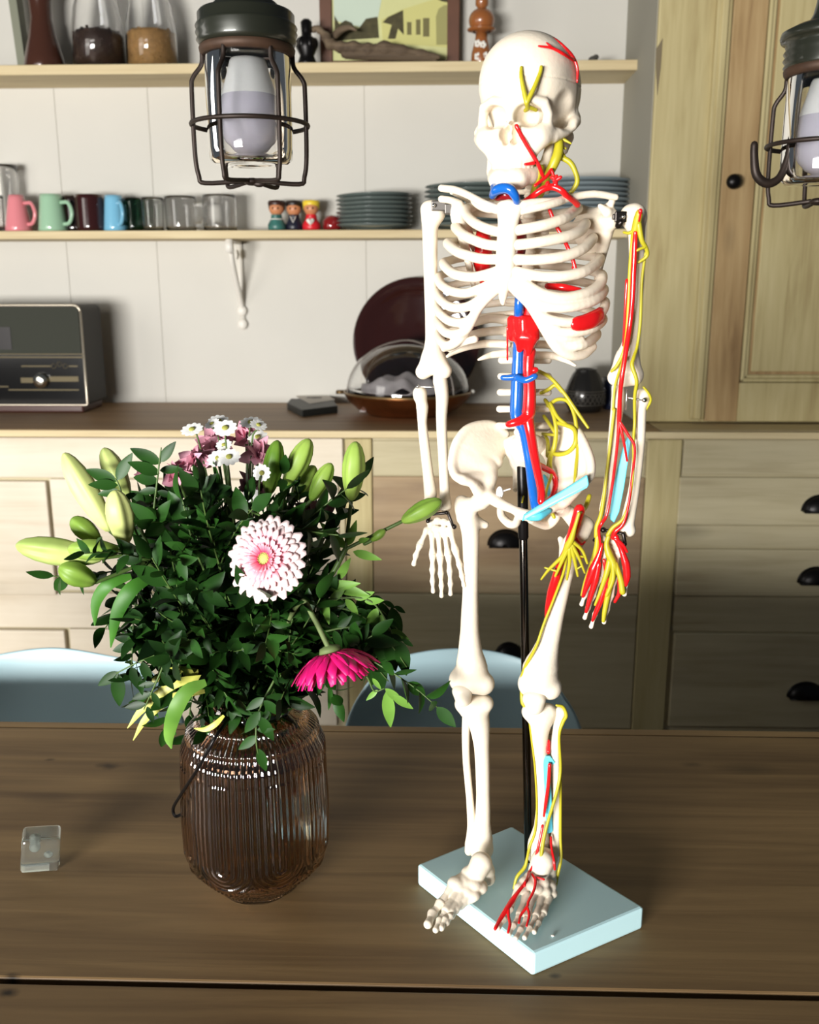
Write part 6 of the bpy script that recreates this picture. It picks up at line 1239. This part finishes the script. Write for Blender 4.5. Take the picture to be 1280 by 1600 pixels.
def grad(n, c0, c1, pos0, pos1, C0, R):
    m = bpy.data.materials.new(n); m.use_nodes = True; nt = m.node_tree; b = nt.nodes['Principled BSDF']; tc = nt.nodes.new('ShaderNodeTexCoord')
    vm = nt.nodes.new('ShaderNodeVectorMath'); vm.operation = 'DISTANCE'; nt.links.new(tc.outputs['Object'], vm.inputs[0]); vm.inputs[1].default_value = C0
    dv = nt.nodes.new('ShaderNodeMath'); dv.operation = 'DIVIDE'; nt.links.new(vm.outputs['Value'], dv.inputs[0]); dv.inputs[1].default_value = R
    r = nt.nodes.new('ShaderNodeValToRGB'); r.color_ramp.elements[0].position = pos0; r.color_ramp.elements[0].color = srgb(*c0); r.color_ramp.elements[1].position = pos1; r.color_ramp.elements[1].color = srgb(*c1)
    nt.links.new(dv.outputs[0], r.inputs[0]); nt.links.new(r.outputs[0], b.inputs['Base Color']); b.inputs['Roughness'].default_value = 0.6; return m
g0 = (414, 873, .14); G0 = at(414, 873, VY-.14); Rg = 67*mpp(G0)
mo = grad('pale pink petal', (222, 92, 130), (238, 214, 212), 0.34, 0.78, G0, Rg); mi_ = grad('pink inner petal', (214, 60, 96), (244, 196, 206), 0.2, 0.5, G0, Rg)
gerbera('pale pink and white gerbera facing the camera in the bouquet', g0, (-0.38, -1.0, 0.42), Rg, [(26, .3, .72, .26, .02, .10, 0, -.02), (24, .28, .62, .23, .08, .10, 0, .0), (26, .26, .48, .16, .14, .08, 0, .03), (30, .22, .30, .10, .16, .03, 1, .05), (34, .14, .20, .055, .13, .0, 1, .07)], [mo, mi_], mat('lime flower centre', (176, 176, 96), rough=0.6), [(405, 1100, 0), (410, 1000, .03), (425, 920, .08), (417, 878, .12)])
g1 = (517, 1020, .10); G1 = at(517, 1022, VY-.10); Rg1 = 66*mpp(G1)
m1 = mat('magenta petal', (214, 20, 110), rough=0.45, var=0.15, vscale=60); m2 = mat('pink petal back', (226, 96, 164), rough=0.45)
gerbera('magenta gerbera nodding downwards at the right of the bouquet', g1, (0.28, -0.28, -1.0), Rg1, [(22, .16, .88, .27, -.05, -.56, 0, 0), (20, .14, .82, .25, .05, -.6, 1, 0), (18, .12, .66, .2, .12, -.55, 0, .03)], [m1, m1], mat('dark flower centre', (90, 20, 40), rough=0.7), [(420, 1110, .02), (440, 1000, .05), (470, 940, .08), (490, 965, .09), (510, 1005, .10), (516, 1018, .10)])
# chrysanthemums, pink and ruffled
M_pink = mat('dusty pink petal', (232, 168, 186), rough=0.55, var=0.25, vscale=50); M_mauve = mat('dark mauve petal', (124, 84, 90), rough=0.6, var=0.3, vscale=50)
def ruffle(label, px, py, d, rpx, m, seed):
    c = at(px, py, VY-d); t = thing('pink_blossom', label, 'flower', c); rg = random.Random(seed); r = 1.18*rpx*mpp(c); q = MB()
    for i in range(24):
        a = rg.uniform(0, 2*PI); el_ = rg.uniform(-.2, 1.3); D = Vector((math.cos(a)*math.cos(el_), math.sin(a)*math.cos(el_), math.sin(el_))); leaf(q, c-D*r*.1, D, (rg.uniform(-1, 1), rg.uniform(-1, 1), 0.3), r*rg.uniform(.8, 1.15), r*rg.uniform(.6, .9), rg.uniform(-.5, .8), rg.uniform(-.3, .6))
    q.build('petals', m, t); q = MB(); q.tube(smooth_path([c, at(px*.5+200, py*.5+540, VY), at(400, 1110, VY)], 5), 0.0015, 6); q.build('stem', M_stem, t)
ruffle('pink ruffled blossom behind the leftmost daisy', 305, 722, .03, 28, M_pink, 1); ruffle('pink ruffled blossom below the tall daisies', 338, 700, .0, 30, M_pink, 2); ruffle('pink ruffled blossom at top centre behind the daisies', 385, 688, -.01, 27, M_pink, 3)
ruffle('pink ruffled blossom left of the upright lily bud', 402, 712, .01, 26, M_pink, 4); ruffle('pink ruffled blossom lowest on the left, among leaves', 278, 745, .04, 24, M_pink, 5); ruffle('small pink blossom behind the upper left sprig', 222, 745, .03, 14, M_pink, 6)
ruffle('dark mauve blossom behind the lily buds at right', 492, 808, .02, 30, M_mauve, 7); ruffle('dark mauve blossom below the upright lily bud', 400, 765, .0, 28, M_mauve, 8)
# small daisies
M_dp = mat('white daisy petal', (240, 240, 236), rough=0.5)
def daisy(px, py, d, rpx, nrm, label, st):
    c = at(px, py, VY-d); r = rpx*mpp(c); t = thing('daisy', label, 'flower', c); M = Vector(nrm).normalized().to_track_quat('Z', 'Y').to_matrix(); q = MB()
    for i in range(11): petal(q, c, M, 2*PI*i/11, r*.18, r*.82, r*.52, r*.12, r*.1, n=4)
    o = q.build('petals', M_dp, t); q = MB(); q.ell(c+M @ Vector((0, 0, r*.06)), (r*.28, r*.28, r*.14), 14, 8, M); q.build('centre', mat('daisy centre', (150, 150, 70), rough=0.7), t)
    q = MB(); q.tube(smooth_path([c-M @ Vector((0, 0, r*.05)), at(st[0], st[1], VY-d), at(400, 1100, VY)], 5), 0.0009, 6); q.lathe([(0.001, -r*.3), (r*.3, -r*.1), (r*.3, -.01*r)], 12, c, M); q.build('stem', M_stem, t)
for a in ((300, 671, .03, 18, (-.1, -.5, 1), 'white daisy standing highest at left', (318, 720)), (342, 658, .0, 17, (.1, -.5, 1), 'white daisy at the very top, centre', (352, 720)), (331, 662, .01, 13, (-.4, -.5, 1), 'small white daisy beside the very top one', (350, 730)), (352, 669, .03, 19, (.0, -.7, 1), 'white daisy just below the top one', (356, 720)), (392, 660, .0, 18, (.0, -.4, 1), 'white daisy at the top right of the group', (390, 720)),
          (404, 664, .01, 14, (.4, -.5, 1), 'white daisy overlapping the top right one', (392, 730)), (403, 683, .0, 17, (.1, -.6, 1), 'white daisy under the top right pair', (395, 740)), (350, 695, .02, 13, (.0, -.7, 1), 'small white daisy in the middle of the group', (352, 740)), (341, 716, .04, 18, (-.1, -.8, 1), 'white daisy over the pink blossom, left', (350, 770)), (358, 714, .045, 18, (.1, -.8, 1), 'white daisy over the pink blossom, right', (360, 770)), (409, 739, .06, 14, (.2, -1, .35), 'white daisy facing front beside the lily bud', (404, 790)), (392, 773, .05, 13, (-.1, -1, .6), 'lowest white daisy, half hidden in leaves', (395, 820))):
    daisy(*a)
# stems standing in the vase
for k in range(16):
    a = rnd.uniform(0, 2*PI); b_ = VC+Vector((0.035*math.cos(a), 0.035*math.sin(a), 0.014)); tp = FO+Vector((-0.02*math.cos(a), -0.02*math.sin(a), -0.01)); q = MB(); q.tube(smooth_path([b_, (b_+tp)/2+Vector((rnd.uniform(-.01, .01), rnd.uniform(-.01, .01), 0)), tp], 4), rnd.uniform(.0012, .0026), 7); o = q.build('cut_stem', M_stem); tag(o, 'green cut stem standing in the water of the amber vase', 'stem', 'cut stems inside the vase')
